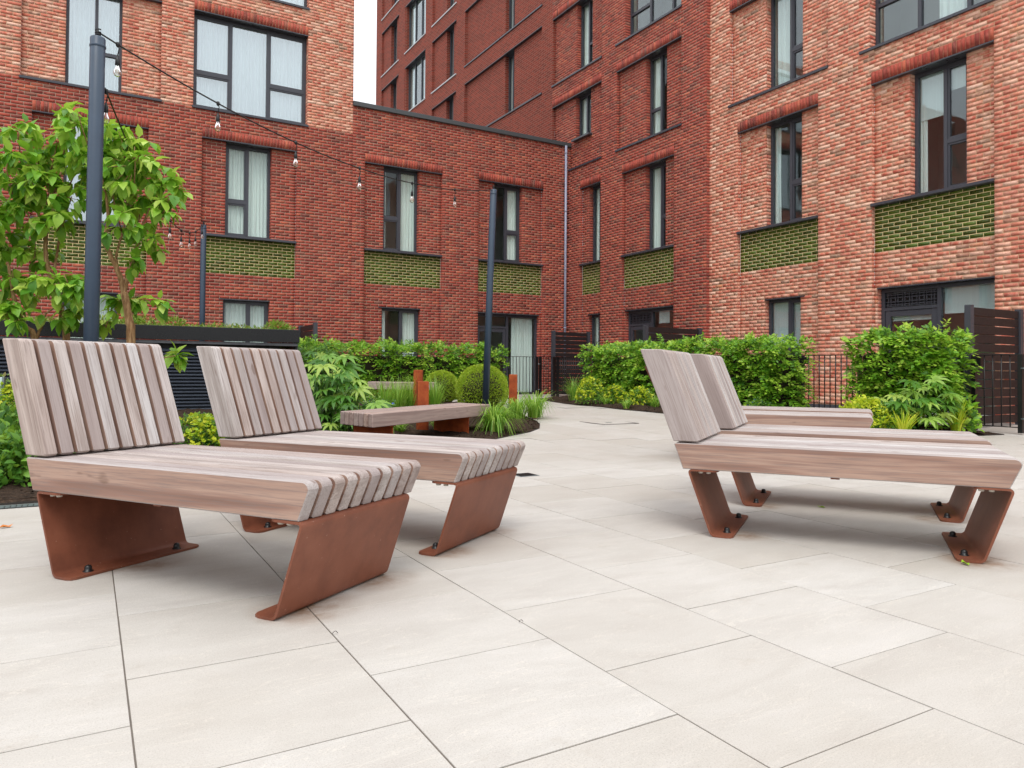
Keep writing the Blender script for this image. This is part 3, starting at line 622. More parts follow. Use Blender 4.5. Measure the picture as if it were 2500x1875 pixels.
def door_set(f, s0, s1, z0, z1, out, split, door_left_low, curtain=None, blind=None, vent=True, glass='glass'):
    """glazed door with a panel over it beside a full-height window"""
    da, db = (s0, split) if door_left_low else (split, s1); wa, wb = (split, s1) if door_left_low else (s0, split); th = z1-0.36
    b = MB(); d0, d1 = out-0.05, out+0.02; k = 0.07
    for a, c in ((s0, s0+k), (s1-k, s1), (split-k/2, split+k/2)): fbox(f, b, a, c, z0, z1, d0, d1, 0.004)
    segs = [(s0+k, split-k/2), (split+k/2, s1-k)]
    for a, c in segs: fbox(f, b, a, c, z1-k, z1, d0, d1-0.002, 0.004); fbox(f, b, a, c, z0, z0+0.06, d0, d1-0.002, 0.004)
    dseg, wseg = (segs[0], segs[1]) if door_left_low else (segs[1], segs[0])
    fbox(f, b, dseg[0], dseg[1], th-0.06, th, d0, d1, 0.004)
    w = b.build('door_screen', MT['frame'], f.root)
    leaf = MB(); q = 0.11; a, c = dseg; p0, p1 = z0+0.06, th-0.06
    fbox(f, leaf, a+0.01, a+q, p0, p1, d0+0.005, d1-0.012, 0.004); fbox(f, leaf, c-q, c-0.01, p0, p1, d0+0.005, d1-0.012, 0.004); fbox(f, leaf, a+q, c-q, p0, p0+q*1.4, d0+0.005, d1-0.014, 0.004); fbox(f, leaf, a+q, c-q, p1-q, p1-0.01, d0+0.005, d1-0.014, 0.004)
    lo = leaf.build('door', MT['frame'], f.root)
    glass_pane(f, a+q, c-q, p0+q*1.4, p1-q, out-0.017, MT[glass], lo)
    hb = MB(); hs = c-q/2; hb.tube([f.P(hs, z0+1.0, d1-0.01), f.P(hs, z0+1.0, d1+0.05), f.P(hs-0.12, z0+1.0, d1+0.05)], 0.009, 6); hb.build('handle', MT['steel'], lo)
    if vent: grille(f, a+0.02, c-0.02, th+0.015, z1-k-0.015, out, w)
    else: glass_pane(f, a, c, th, z1-k, out-0.017, MT[glass], w)
    glass_pane(f, wseg[0], wseg[1], z0+0.06, z1-k, out-0.017, MT[glass], w)
    r = MB(); A = [f.P(s, z, o) for o in (out-2.2, out-0.06) for s, z in ((s0-0.3, z0-0.01), (s1+0.3, z0-0.01), (s1+0.3, z1+0.1), (s0-0.3, z1+0.1))]
    r.add(A, [(0,1,2,3),(0,4,5,1),(1,5,6,2),(2,6,7,3),(3,7,4,0)]); r.build('room', MT['room'], w)
    if curtain: drape(f, curtain[0], curtain[1], z0+0.05, z1-0.08, out-0.14, curtain[2], 0.03, MT['curtain'], w)
    for a, c, p in (blind or ()):
        bb = MB(); fbox(f, bb, a, c, p, z1-0.06, out-0.085, out-0.083); fbox(f, bb, a, c, p-0.03, p, out-0.094, out-0.076); bb.build('roller_blind', MT['blind'], w)
    return w

# ---- left wing: dark brick below, pale brick upper floors on its left half, low link on its right half
left = thing('brick_building', 'red brick wing with low flat-roofed link and a paler brick upper storey', 'building', (0, 18.7, 0))
left.location = (0, 0, 0)
FL = Facade(left, (0, 18.7, 0), (1, 0, 0), (0, -1, 0), -5.2, 5.94, 12.6, lambda s, z: 'light' if z > 7.08 else 'dark', end1=-0.45)
FK = Facade(left, (0, 18.7, 0), (1, 0, 0), (0, -1, 0), 5.94, 12.9, 7.83, lambda s, z: 'dark', end0=0.0, end1=0.0)
FL.end1 = 0.0
RC = -0.10; Z1, Z2, Z3 = 4.08, 6.405, 6.63
def bay(f, s0, s1, wins, zp0=3.18, zhead=6.405, base=-0.1, panel=True, gw=None, ghead=2.58, gz0=0.9, door=None):
    f.rect(s0, s1, base, zhead, 'brick', RC)
    if panel: f.rect(s0, s1, zp0, Z1, 'glazed', RC)
    for a, b in wins: f.rect(a, b, Z1, zhead, 'open', RC-0.18)
    f.rect(s0, s1, zhead, zhead+0.225, 'soldier', 0.0); f.soldiers(s0, s1, zhead, zhead+0.225); lintel(f, s0, s1, zhead, RC-0.2)
    sill(f, s0, s1, Z1+0.03, RC-0.2)
    if gw: f.rect(gw[0], gw[1], gz0, ghead, 'open', RC-0.16); lintel(f, gw[0]-0.1, gw[1], ghead, RC-0.18, RC+0.012)
    if door: f.rect(door[0], door[1], -0.1, ghead, 'open', RC-0.16); lintel(f, door[0], door[1], ghead, RC-0.18, RC+0.012)
WO = RC-0.17; GO = RC-0.15
bay(FL, -1.12, 1.13, [(-0.53, 0.57)], gw=(-0.53, 0.56)); bay(FL, 2.27, 4.50, [(2.82, 3.90)], gw=(2.80, 3.89))
bay(FK, 6.28, 8.53, [(6.84, 7.87)], gw=(6.82, 7.93)); bay(FK, 9.68, 11.88, [(10.24, 11.19)], door=(9.68, 11.82))
bay(FL, -4.6, -2.4, [(-4.0, -2.9)], gw=(-4.0, -2.9))
FL.rect(-1.34, 1.37, 7.08, 9.405, 'brick', RC); FL.rect(-0.53, 0.57, 7.08, 9.405, 'open', RC-0.18); FL.rect(-1.34, 1.37, 9.405, 9.63, 'soldier', 0.0); FL.soldiers(-1.34, 1.37, 9.405, 9.63); lintel(FL, -1.34, 1.37, 9.405, RC-0.2); sill(FL, -1.36, 1.39, 7.11, RC-0.2)
FL.rect(2.06, 4.75, 7.08, 9.405, 'open', -0.22); FL.rect(2.06, 4.75, 9.405, 9.63, 'soldier', 0.0); FL.soldiers(2.06, 4.75, 9.405, 9.63); lintel(FL, 2.06, 4.75, 9.405, -0.24); sill(FL, 2.04, 4.77, 7.11, -0.24)
FL.rect(2.06, 4.75, 10.08, 12.33, 'open', -0.22); sill(FL, 2.04, 4.77, 10.11, -0.24)
FL.rect(-1.34, 1.37, 10.08, 12.6, 'brick', RC); sill(FL, -1.36, 1.39, 10.11, RC-0.2)
FX = Facade(left, (0, 18.7, 0), (1, 0, 0), (0, -1, 0), -20.0, -5.2, 12.6, lambda s, z: 'light' if z > 7.08 else 'dark')
for k in range(4):
    a = -8.4 - 3.4*k
    for z in (0.9, Z1, 7.08, 10.08): FX.rect(a+0.55, a+1.65, z, z+2.25 if z > 1 else 2.58, 'open', -0.22); window(FX, a+0.55, a+1.65, z+0.03, (z+2.23 if z > 1 else 2.55), -0.2, [a+1.1])
FX.run(textured_from=-99)
for f in (FL, FK): f.run()
window(FL, 2.82, 3.90, Z1+0.03, Z2-0.02, WO, [3.35], [(0, 4.98)], [(2.85, 3.34, 6, 'curtain'), (3.36, 3.87, 6, 'curtain')], sash=(0,), glass='glass_clear')
window(FL, -0.53, 0.57, Z1+0.03, Z2-0.02, WO, [0.02], [(1, 4.98)], [(-0.5, 0.0, 5, 'sheer'), (0.04, 0.54, 5, 'sheer')], sash=(1,), glass='glass_bright')
window(FL, -4.0, -2.9, Z1+0.03, Z2-0.02, WO, [-3.45], [(1, 4.98)], [(-3.97, -3.5, 5, 'curtain')])
window(FL, -0.53, 0.57, 7.11, 9.38, WO, [0.06], [(1, 8.0)], [(-0.5, 0.04, 7, 'sheer'), (0.08, 0.54, 7, 'sheer')], glass='glass_bright')
window(FL, 2.06, 4.75, 7.11, 9.38, -0.21, [2.92, 3.80], [(0, 7.98), (2, 7.98)], [(2.1, 2.9, 10, 'sheer'), (2.94, 3.78, 10, 'sheer'), (3.82, 4.7, 10, 'sheer')], glass='glass_bright', sash=(0, 2))
window(FL, 2.06, 4.75, 10.11, 12.3, -0.21, [2.92, 3.80], [(2, 10.98)], [(2.1, 4.7, 20, 'sheer')], glass='glass_bright')
window(FK, 6.84, 7.87, Z1+0.03, Z2-0.02, WO, [7.35], [(0, 5.02)], [(7.44, 7.83, 5, 'curtain'), (6.88, 6.99, 1.5, 'curtain')], sash=(0,), glass='glass_clear')
window(FK, 10.24, 11.19, Z1+0.03, Z2-0.02, WO, [10.70], [(1, 5.02)], [(10.76, 11.15, 5, 'curtain')], sash=(1,), glass='glass_clear')
window(FL, 2.80, 3.89, 0.93, 2.558, GO, [3.39], [], [(2.83, 3.37, 6, 'curtain'), (3.42, 3.86, 5, 'curtain')], sash=(1,), glass='glass_clear')
window(FL, -0.53, 0.56, 0.93, 2.558, GO, [0.02], [], [(-0.5, 0.0, 6, 'curtain'), (0.05, 0.53, 5, 'curtain')], glass='glass_clear')
window(FL, -4.0, -2.9, 0.93, 2.558, GO, [-3.45])
window(FK, 6.82, 7.93, 0.93, 2.558, GO, [7.40], [], [(6.85, 7.0, 2, 'curtain'), (7.50, 7.86, 5, 'curtain')], sash=(1,), glass='glass_clear')
door_set(FK, 9.68, 11.82, 0.19, 2.558, GO, 10.78, True, (11.0, 11.74, 9), vent=False, glass='glass_clear')
finish(left, [FL, FK, FX], 300, 150)
cb = MB(); cb.bbox((5.93, 18.64, 7.83), (12.86, 19.12, 7.95), 0.006); cb.build('coping', MT['coping'], left)
MB().box((5.94, 19.1, 7.3), (12.9, 23.0, 7.5)).build('flat_roof', MT['roof'], left)
MB().box((5.5, 18.95, 7.5), (5.93, 23.0, 12.6)).build('upper_flank', MT['brick_far'], left)
dp = MB(); dp.tube([(12.66, 18.64, 7.84), (12.66, 18.64, 0.15)], 0.038, 10)
for z in (7.6, 5.8, 4.0, 2.2): dp.lathe([(0.038, 0), (0.046, 0.003), (0.046, 0.035), (0.038, 0.038)], (12.66, 18.64, z), 10); dp.box((12.65, 18.65, z), (12.67, 18.7, z+0.03))
dp.build('downpipe', MT['pipe'], left)

# ---- right block, pale mottled brick
right = thing('brick_building', 'block of pale mottled red brick with green glazed panels and a door at its foot', 'building')
FR = Facade(right, (12.88, 0, 0), (0, 1, 0), (-1, 0, 0), 2.6, 12.86, 10.2, lambda s, z: 'light', end0=-0.45, end1=0.11)
bay(FR, 6.43, 8.62, [(6.92, 7.92)], ghead=2.505, door=(6.43, 8.57)); bay(FR, 9.80, 11.95, [(10.27, 11.21)], gw=(10.30, 11.24), ghead=2.505)
bay(FR, 3.3, 5.4, [(3.8, 4.8)], gw=(3.8, 4.8), ghead=2.505)
FR.rect(6.0, 8.66, 7.08, 9.33, 'open', -0.22); sill(FR, 5.98, 8.86, 7.11, -0.24); FR.rect(6.0, 8.66, 9.33, 9.555, 'soldier', 0.0); FR.soldiers(6.0, 8.66, 9.33, 9.555); lintel(FR, 6.0, 8.66, 9.33, -0.24)
FR.rect(9.57, 12.2, 7.08, 9.33, 'brick', RC); FR.rect(10.25, 11.21, 7.08, 9.33, 'open', RC-0.18); FR.rect(9.57, 12.2, 9.33, 9.555, 'soldier', 0.0); FR.soldiers(9.57, 12.2, 9.33, 9.555); lintel(FR, 9.57, 12.2, 9.33, RC-0.2); sill(FR, 9.56, 12.22, 7.11, RC-0.2)
FR.run()
window(FR, 6.92, 7.92, Z1+0.03, Z2-0.02, WO, [7.36], [(0, 5.0)], [(7.76, 7.87, 1.5, 'curtain')], [(6.98, 7.33, 5.95), (7.39, 7.87, 5.55)], sash=(0,))
window(FR, 10.27, 11.21, Z1+0.03, Z2-0.02, WO, [10.66], [(0, 4.98)], [(11.02, 11.16, 1.5, 'curtain'), (10.33, 10.42, 1.5, 'curtain')], sash=(0,))
window(FR, 10.25, 11.21, 7.11, 9.31, WO, [10.66], [(0, 7.88)], [(10.75, 11.1, 3, 'curtain')], sash=(0,))
window(FR, 6.0, 8.66, 7.11, 9.31, -0.21, [6.92, 7.79], [(2, 7.95)], [(6.95, 7.5, 5, 'curtain')])
window(FR, 3.8, 4.8, Z1+0.03, Z2-0.02, WO, [4.3]); window(FR, 3.8, 4.8, 0.93, 2.48, GO, [4.3])
window(FR, 10.30, 11.24, 0.93, 2.483, GO, [10.68], [], [], [(10.36, 10.65, 1.45), (10.71, 11.19, 1.5)], sash=(0,))
door_set(FR, 6.43, 8.57, 0.19, 2.483, GO, 7.47, False, None, [(6.5, 7.43, 1.98), (7.64, 8.4, 1.9)])
finish(right, [FR], 300, 300)
fbox(FR, MB(), 8.62, 12.8, 0.12, 0.25, 0.0, 0.018).build('plinth', MT['frame'], right)

# ---- tall dark red block that runs back behind the link
tower = thing('brick_tower', 'tall dark red brick block that rises behind the link roof', 'building')
FT = Facade(tower, (12.77, 0, 0), (0, 1, 0), (-1, 0, 0), 12.83, 36.4, 21.0, lambda s, z: 'dark', end0=-0.45)
FT.rect(19.6, 36.5, -1, 40, 'brick', 0.00005); FT.rect(19.6, 36.5, -1, 7.0, 'open', 0.0)
bay(FT, 13.95, 16.04, [(14.36, 15.16)], ghead=2.58, door=(13.95, 16.0)); bay(FT, 17.02, 18.03, [(17.02, 17.71)], ghead=2.58, gw=(17.06, 17.72))
def rec(s0, s1, z0, z1, win=None, wz0=None, far=False, dep=RC, sold=True, bright=False, mull=None, trans=(), s_sill=None):
    FT.rect(s0, s1, z0, z1, 'brick', dep)
    if win: FT.rect(win[0], win[1], wz0 or z0, z1, 'open', dep-0.18)
    if sold: FT.rect(s0, s1, z1, z1+0.225, 'soldier', 0.0) if not far else None; FT.soldiers(s0, s1, z1, z1+0.225, 0.0, far)
    lintel(FT, s0, s1, z1, dep-0.2); q = s_sill or (s0-0.02, s1+0.02); sill(FT, q[0], q[1], z0+0.03, dep-0.2, mat='sill_skylit' if s0 > 26 else 'sill')  # far sills get a paler metal, sky reflection put into the colour
    return (win[0], win[1], (wz0 or z0)+0.03, z1-0.02, dep-0.17) if win else None
W = []
W.append((rec(13.69, 16.3, 7.08, 9.33, (14.33, 15.15)), [14.70], [(1, 7.88)], [(14.85, 15.08, 3, 'curtain')])); W.append((rec(13.69, 16.3, 13.0, 15.2, (14.33, 15.15)), [14.70], [], []))
FT.rect(13.7, 15.93, 10.08, 12.255, 'open', -0.22); sill(FT, 13.68, 16.34, 10.11, -0.24); FT.rect(13.7, 15.93, 12.255, 12.48, 'soldier', 0.0); FT.soldiers(13.7, 15.93, 12.255, 12.48); lintel(FT, 13.7, 15.93, 12.255, -0.24)
W.append(((13.7, 15.93, 10.11, 12.23, -0.21), [14.2, 15.07], [(2, 10.8)], []))
W.append((rec(17.0, 19.6, 7.08, 9.33, (17.64, 18.44), 7.95, s_sill=(16.98, 18.64)), [18.04], [], [(18.08, 18.38, 3, 'curtain')])); W.append((rec(17.0, 19.6, 10.005, 12.18, (17.58, 18.38)), [17.95], [(0, 10.8)], [(18.0, 18.32, 3, 'curtain')])); W.append((rec(17.0, 19.6, 12.93, 15.1, (17.58, 18.38)), [17.95], [], []))
sill(FT, 17.58, 18.48, 7.98, RC-0.2)
for lv in range(5):
    z = 10.005 + 2.925*lv - 2.925
    if lv > 0: W.append((rec(20.25, 25.98, z, z+2.25, (22.22, 22.88), far=True), [22.55], [], [(22.75, 22.86, 2, 'curtain')]))
    if lv > 0: W.append((rec(26.77, 29.2, z, z+2.25, (27.2, 27.9), far=True), [27.55], [], []))
    if lv > 1: W.append((rec(29.94, 32.4, z, z+2.25, (29.97, 32.3), far=True, dep=-0.02), [30.75, 31.5], [], [(30.0, 30.7, 5, 'sheer'), (31.6, 32.2, 4, 'blind')]))
    if lv > 1: W.append((rec(33.2, 35.6, z, z+2.25, (33.7, 34.5), far=True), [34.1], [], []))
FT.run(textured_from=19.6)
for (a, b_, c, d, o_), mu, tr, cu in W: window(FT, a, b_, c, d, o_, mu, tr, cu, glass='glass_clear' if a < 20 and cu else 'glass')
window(FT, 14.36, 15.16, Z1+0.03, Z2-0.02, WO, [14.68], [(0, 4.96)], [(14.86, 15.1, 3, 'curtain')], sash=(0,), glass='glass_clear'); window(FT, 17.02, 17.71, Z1+0.03, Z2-0.02, WO, [17.35], [(0, 5.0)], [(17.42, 17.66, 3, 'curtain')], glass='glass_clear')
window(FT, 17.06, 17.72, 0.93, 2.558, GO, [17.35], [], [(17.42, 17.66, 3, 'curtain')], glass='glass_clear')
door_set(FT, 13.95, 16.0, 0.19, 2.558, GO, 15.02, False, None, [(14.45, 14.85, 2.2)])
finish(tower, [FT], 300, 300)
MB().box((12.8, 36.0, 7), (20, 36.38, 21)).build('flank_wall', MT['brick_far'], tower)
# ------------------------------------------------------------------ loungers
W_, NS, GAP = 0.705, 10, 0.0175
SW = (W_ - GAP*(NS-1))/NS
seat_prof = [(-0.146, 0.352), (1.284, 0.352)] + [(1.327, 0.462 - 0.012)] + arc((1.300, 0.458), 0.031, 10, 90, 6) + [(-0.183, 0.489)] + [(-0.1925, 0.484)]
back_prof = [(-0.195, 0.498), (-0.070, 0.498), (-0.062, 0.506)] + arc((-0.270, 0.961), 0.033, 18, 95, 6) + [(-0.371, 0.995), (-0.375, 0.990)]
seat_me = slat_mesh(seat_prof, 0.0, SW, 0.0045).mesh('seat_slat'); seat_me.materials.append(MT['wood_seat']); seat_me.materials.append(MT['wood_seat_side'])
back_me = slat_mesh(back_prof, 0.0, SW, 0.0045).mesh('back_slat'); back_me.materials.append(MT['wood_back']); back_me.materials.append(MT['wood_back_side'])
back_end_me = back_me.copy()                 # outermost slats: the face open to the weather is bleached like the front
for me in (seat_me, back_me, back_end_me):   # sawn flanks keep the brown of the wood, tops and fronts are bleached
    for p in me.polygons:
        if abs(p.normal.y) > 0.8 and not (me is back_end_me and p.normal.y < 0): p.material_index = 1
def bent_plate(pts, th, r, y0, y1, corner=0.03):
    """sheet folded along a polyline in x,z, with rounded folds"""
    path = [Vector(pts[0])]
    for i in range(1, len(pts)-1):
        p0, p, p1 = Vector(pts[i-1]), Vector(pts[i]), Vector(pts[i+1]); a = (p0-p).normalized(); c = (p1-p).normalized()
        for k in range(6): t_ = k/5; path.append(p + a*r*(1-t_)**2 + c*r*t_**2)
    path.append(Vector(pts[-1])); n = len(path); up = []; dn = []
    for i, p in enumerate(path):
        t_ = (path[min(i+1, n-1)] - path[max(i-1, 0)]).normalized(); nn = Vector((-t_.y, t_.x))*th/2; up.append(p+nn); dn.append(p-nn)
    b = MB(); vs = []; fs = []; m = n*2; ys = [y0, y0+corner*0.3, y0+corner, y1-corner, y1-corner*0.3, y1]; cut = [corner, corner*0.3, 0, 0, corner*0.3, corner]
    for y, c in zip(ys, cut):
        u2, d2 = [p.copy() for p in up], [p.copy() for p in dn]
        for L in (u2, d2):
            e = (L[1]-L[0]).normalized(); L[0] = L[0] + e*c; e = (L[-2]-L[-1]).normalized(); L[-1] = L[-1] + e*c
        vs += [(p.x, y, p.y) for p in u2 + d2[::-1]]
    for r_ in range(5):
        for i in range(m): j = (i+1) % m; fs.append((r_*m+i, r_*m+j, r_*m+m+j, r_*m+m+i))
    for r_ in (0, 5):
        for i in range(n-1): q = (r_*m+i, r_*m+i+1, r_*m+m-2-i, r_*m+m-1-i); fs.append(q if r_ == 5 else q[::-1])
    return b.add(vs, fs)
legR_me = bent_plate([(0.105, 0.006), (0.0, 0.006), (-0.118, 0.346), (0.03, 0.346)], 0.010, 0.022, 0.002, 0.664).mesh('leg'); legR_me.materials.append(MT['leg'])
legF_me = bent_plate([(1.08, 0.006), (1.185, 0.006), (1.300, 0.346), (1.15, 0.346)], 0.010, 0.022, 0.002, 0.664).mesh('leg'); legF_me.materials.append(MT['leg'])
bolt_me = MB().lathe([(0.021, 0), (0.021, 0.003), (0.0145, 0.0035), (0.0145, 0.016), (0.0125, 0.022), (0.008, 0.026), (0.0, 0.0275)], n=12).mesh('bolt'); bolt_me.materials.append(MT['rubber'])
spac_me = MB().lathe([(0.0, -0.012), (0.011, -0.012), (0.012, -0.010), (0.012, 0.0)], n=8).mesh('spacer'); spac_me.materials.append(MT['spacer'])
DIRL = R_(-55.1); dL = Vector((math.cos(DIRL), math.sin(DIRL))); wL = Vector((-dL.y, dL.x))
def make_lounger(label, group, loc, tones=(0.75, 0.2), stretch=1.0):
    t = thing('sun_lounger', label, 'lounger', (loc[0], loc[1], 0.0), DIRL, group)
    for k in range(NS):
        y = k*(SW+GAP)
        s = obj('seat_slat', seat_me, t, None, (0, y, random.uniform(-.0012, .0012))); s.color = (min(1, max(0, (tones[1] + random.uniform(-.2, .3)))), 0, 0, 1)
        s = obj('back_slat', back_end_me if k == 0 else back_me, t, None, (0, y, 0)); s.color = (min(1, max(0, 0.12 + random.uniform(-.15, .35))), 0, 0, 1)
    for me, xs, xt in ((legR_me, 0.062, (-0.06, -0.02)), (legF_me, 1.122, (1.18, 1.22))):
        l = obj('leg', me, t)
        for y in (0.11, 0.555): obj('bolt', bolt_me, l, None, (xs, y, 0.011))
        for x in xt: obj('spacer', spac_me, l, None, (x, 0.035, 0.341))
    b = MB(); b.box((0.56, 0.02, 0.342), (0.60, W_-0.02, 0.352)); b.build('cross_bar', MT['leg'], t)
    for y in (0.10, W_-0.13):
        b = MB(); bx = slat_mesh([(-0.214, 0.56), (-0.206, 0.56), (-0.366, 1.0-0.1), (-0.374, 1.0-0.1)], y, y+0.03, 0.001); b = bx; b.v = [(x-0.004-0.0, yy, z) for x, yy, z in b.v]; b.build('back_bracket', MT['leg'], t)
    t.scale = (stretch, 1, 1); return t
GL = 'slatted sun loungers'
make_lounger('weathered wooden sun lounger nearest the camera, at the left edge of the paving', GL, (-0.113, 3.567), (0.85, 0.15))
make_lounger('weathered wooden sun lounger beside the nearest one, in front of the low bench', GL, (0.733, 4.112), (0.8, 0.1))
make_lounger('grey wooden sun lounger with a brown side plank, seen side-on, first of the right row', GL, (2.857, 2.826), (0.95, 0.12), 1.03)
make_lounger('grey wooden sun lounger just behind the side-on one, second of the right row', GL, (3.713, 3.385), (0.75, 0.1), 1.03)
make_lounger('wooden sun lounger further back in the right row, third from the camera', GL, (5.124, 5.06), (0.9, 0.1), 1.03)
make_lounger('wooden sun lounger farthest back in the right row, fourth from the camera', GL, (5.956, 5.617), (0.6, 0.1), 1.03)

# ------------------------------------------------------------------ benches with angled ends
def make_bench(label, A, Bv, Wv, z0, z1, n, legs, zl):
    """slats run along Bv from corner A, laid side by side along Wv"""
    A = Vector(A); Bv = Vector(Bv); Wv = Vector(Wv); e = Bv.normalized(); ang = math.atan2(e.y, e.x); nrm = Vector((-e.y, e.x)); wid = Wv.dot(nrm); sh = Wv.dot(e)/wid; L = Bv.length
    t = thing('garden_bench', label, 'bench', (A.x, A.y, 0), ang); gap = 0.012; sw = (wid-gap*(n-1))/n
    for k in range(n):
        y0 = k*(sw+gap); y1 = y0+sw; b = MB(); c = 0.006; r = 0.02
        pr = [(y0+c, z0), (y1-c, z0), (y1, z0+c), (y1, z1-c), (y1-c, z1), (y0+c, z1), (y0, z1-c), (y0, z0+c)]; m = len(pr)
        vs = []
        for x, q in ((0, 0.6), (0.012, 1), (L-0.012, 1), (L, 0.6)):
            for y, z in pr:
                yc, zc = (y0+y1)/2, (z0+z1)/2; k2 = 1 if q == 1 else None
                yy, zz = (y, z) if q == 1 else (yc+(y-yc)*0.80, zc+(z-zc)*0.91); vs.append((x+sh*yy, yy, zz))
        fs = [tuple(range(m-1, -1, -1)), tuple(range(3*m, 4*m))]
        for r_ in range(3):
            for i in range(m): j = (i+1) % m; fs.append((r_*m+i, r_*m+j, r_*m+m+j, r_*m+m+i))
        s = b.add(vs, fs).build('seat_slat', MT['wood_bench'], t); s.color = (min(1, 0.85 + random.uniform(-.3, .2)), 0, 0, 1)
    for x in legs:
        b = MB(); b.bbox((x, 0.04, zl), (x+0.012, wid-0.04, z0-0.003), 0.003); b.bbox((x-0.05, 0.04, z0-0.012), (x+0.06, wid-0.04, z0-0.002), 0.002); b.bbox((x-0.02, 0.04, zl), (x+0.10, wid-0.04, zl+0.008), 0.002); b.build('leg', MT['rust'], t)
    return t
make_bench('brown slatted bench on rusty steel legs in front of the corten posts', (2.535, 7.235), (2.183, 1.5), (-0.15, 0.626), 0.277, 0.42, 7, (0.42, 2.12), 0.0)
fb = at(897, 934, 14.4); fe = at(1059, 938, 14.0)
make_bench('pinkish slatted bench half hidden behind the grasses and corten posts', (fb.x, fb.y), (fe.x-fb.x, fe.y-fb.y), (0.25, 0.45), 0.50, 0.645, 6, (0.2, 1.0), 0.15)

# ------------------------------------------------------------------ corten posts
def corten(label, px, py_top, depth, w, rot, zb):
    p = at(px, py_top, depth); h = p.z - zb
    t = thing('steel_post', label, 'post', (p.x, p.y, zb), rot, 'rusty corten posts in the bed')
    MB().bbox((-w/2, -w/2, 0), (w/2, w/2, h-0.004), 0.004).build('shaft', MT['rust'], t)
    MB().bbox((-w/2+0.006, -w/2+0.006, h-0.004), (w/2-0.006, w/2-0.006, h), 0.001).build('cap', MT['rust'], t); return t
corten('square rusty steel post standing closest behind the low bench', 1032, 931, 9.75, 0.145, R_(-15), 0.02)
corten('taller rusty steel post behind the one at the low bench', 1021.5, 903, 11.2, 0.135, R_(-28), 0.05)
corten('thin rusty steel post beside the round box shrub and grasses at the bed tip', 1253, 914, 12.4, 0.14, R_(-30), 0.08)

# ------------------------------------------------------------------ poles and festoon lights
def pole(label, px, py, depth, lean, r=0.06):
    top = at(px, py, depth); zb = zg(top.x, top.y); fx, fy = lean
    t = thing('light_pole', label, 'pole', (top.x, top.y, zb), 0, 'blue-grey light poles')
    h = top.z - zb; b = MB(); b.tube([(fx, fy, -0.05), (fx*0.5, fy*0.5, h*0.5), (0, 0, h-0.01), (0, 0, h)], [r, r, r, r*0.9], 20); b.build('shaft', MT['pole'], t)
    b = MB(); b.tube([(0, 0, h), (0, 0, h+0.07)], 0.007, 6); b.lathe([(0.018, 0.02), (0.022, 0.03), (0.018, 0.04)], (0, 0, h), 8)
    b.tube([(0.02*math.cos(g), 0.02*math.sin(g), h+0.025+0.004*g) for g in [i*0.7 for i in range(20)]], 0.005, 5); b.build('hook', MT['cable'], t)
    b = MB(); b.lathe([(r+0.001, 0), (r+0.004, 0.004), (r+0.004, 0.02), (r+0.001, 0.024)], (0, 0, h-0.09), 20); b.build('band', MT['pole'], t); return Vector((top.x, top.y, top.z))
pA = pole('thick blue-grey light pole in front of the leafy tree', 239, 92, 6.28, (-0.02, 0.01))
pB = pole('blue-grey light pole rising from the bed beside the round box shrub', 1205, 463, 13.0, (-0.11, 0.05))
pC = pole('distant blue-grey light pole behind the black louvred enclosure', 497, 549, 16.3, (0.0, 0.0))
sock = MB(); sock.lathe([(0.0, 0.0), (0.008, 0.0), (0.010, -0.02), (0.017, -0.03), (0.019, -0.055), (0.020, -0.085), (0.017, -0.088), (0.0, -0.088)], n=10); sock_me = sock.mesh('socket'); sock_me.materials.append(MT['cable'])
bl = MB(); bl.lathe([(0.013, -0.088), (0.014, -0.10), (0.024, -0.122), (0.031, -0.145), (0.031, -0.16), (0.024, -0.178), (0.010, -0.188), (0.0, -0.190)], n=12); bulb_me = bl.mesh('bulb'); bulb_me.materials.append(MT['bulb'])
fl = MB(); fl.tube([(0.006, 0, -0.09), (0.012, 0, -0.135), (0.004, 0.003, -0.165), (-0.004, -0.003, -0.135), (-0.010, 0, -0.165), (-0.012, 0, -0.135), (-0.006, 0, -0.09)], 0.0022, 5); fil_me = fl.mesh('filament'); fil_me.materials.append(MT['filament'])
def festoon(label, a, b, sag, ts, drop=0.10):
    t = thing('string_lights', label, 'lights', (a.x, a.y, a.z), 0, 'festoon lights'); d = b - a
    f = lambda s: Vector((d.x*s, d.y*s, d.z*s - 4*sag*s*(1-s)))
    MB().tube([f(i/60) for i in range(61)], 0.0075, 6).build('cable', MT['cable'], t)
    for s in ts:
        p = f(s); h = MB(); h.tube([(0, 0, 0.012), (0.01, 0, -drop*0.4), (0, 0, -drop)], 0.005, 5); h.lathe([(0.0, 0.022), (0.014, 0.018), (0.018, 0.0), (0.014, -0.018), (0.0, -0.03)], n=8)
        hg = h.build('hanger', MT['cable'], t, loc=tuple(p)); obj('socket', sock_me, hg, None, (0, 0, -drop))
        bb = obj('bulb', bulb_me, t, None, (p.x, p.y, p.z-drop)); obj('filament', fil_me, bb)
    return t
def t_of(a, b, px):
    best = min((abs(float(project((a + (b-a)*s)[:])[0][0]) - px), s) for s in [i/400 for i in range(1, 400)]); return best[1]
aT, bT, cT = pA + Vector((0, 0, 0.05)), pB + Vector((0, 0, 0.0)), pC + Vector((0, 0, 0.02))
festoon('string of clear bulbs running from the thick pole to the pole in the bed', aT, bT, 0.42, [t_of(aT, bT, x) for x in (287, 533, 724, 879, 1007, 1111)])
aL = pA + Vector((0.06, 0.02, -0.42))
festoon('string of clear bulbs dropping through the tree to the distant pole', aL, cT, 0.62, [t_of(aL, cT, x) for x in (259, 311, 417, 444, 464, 478, 494)])

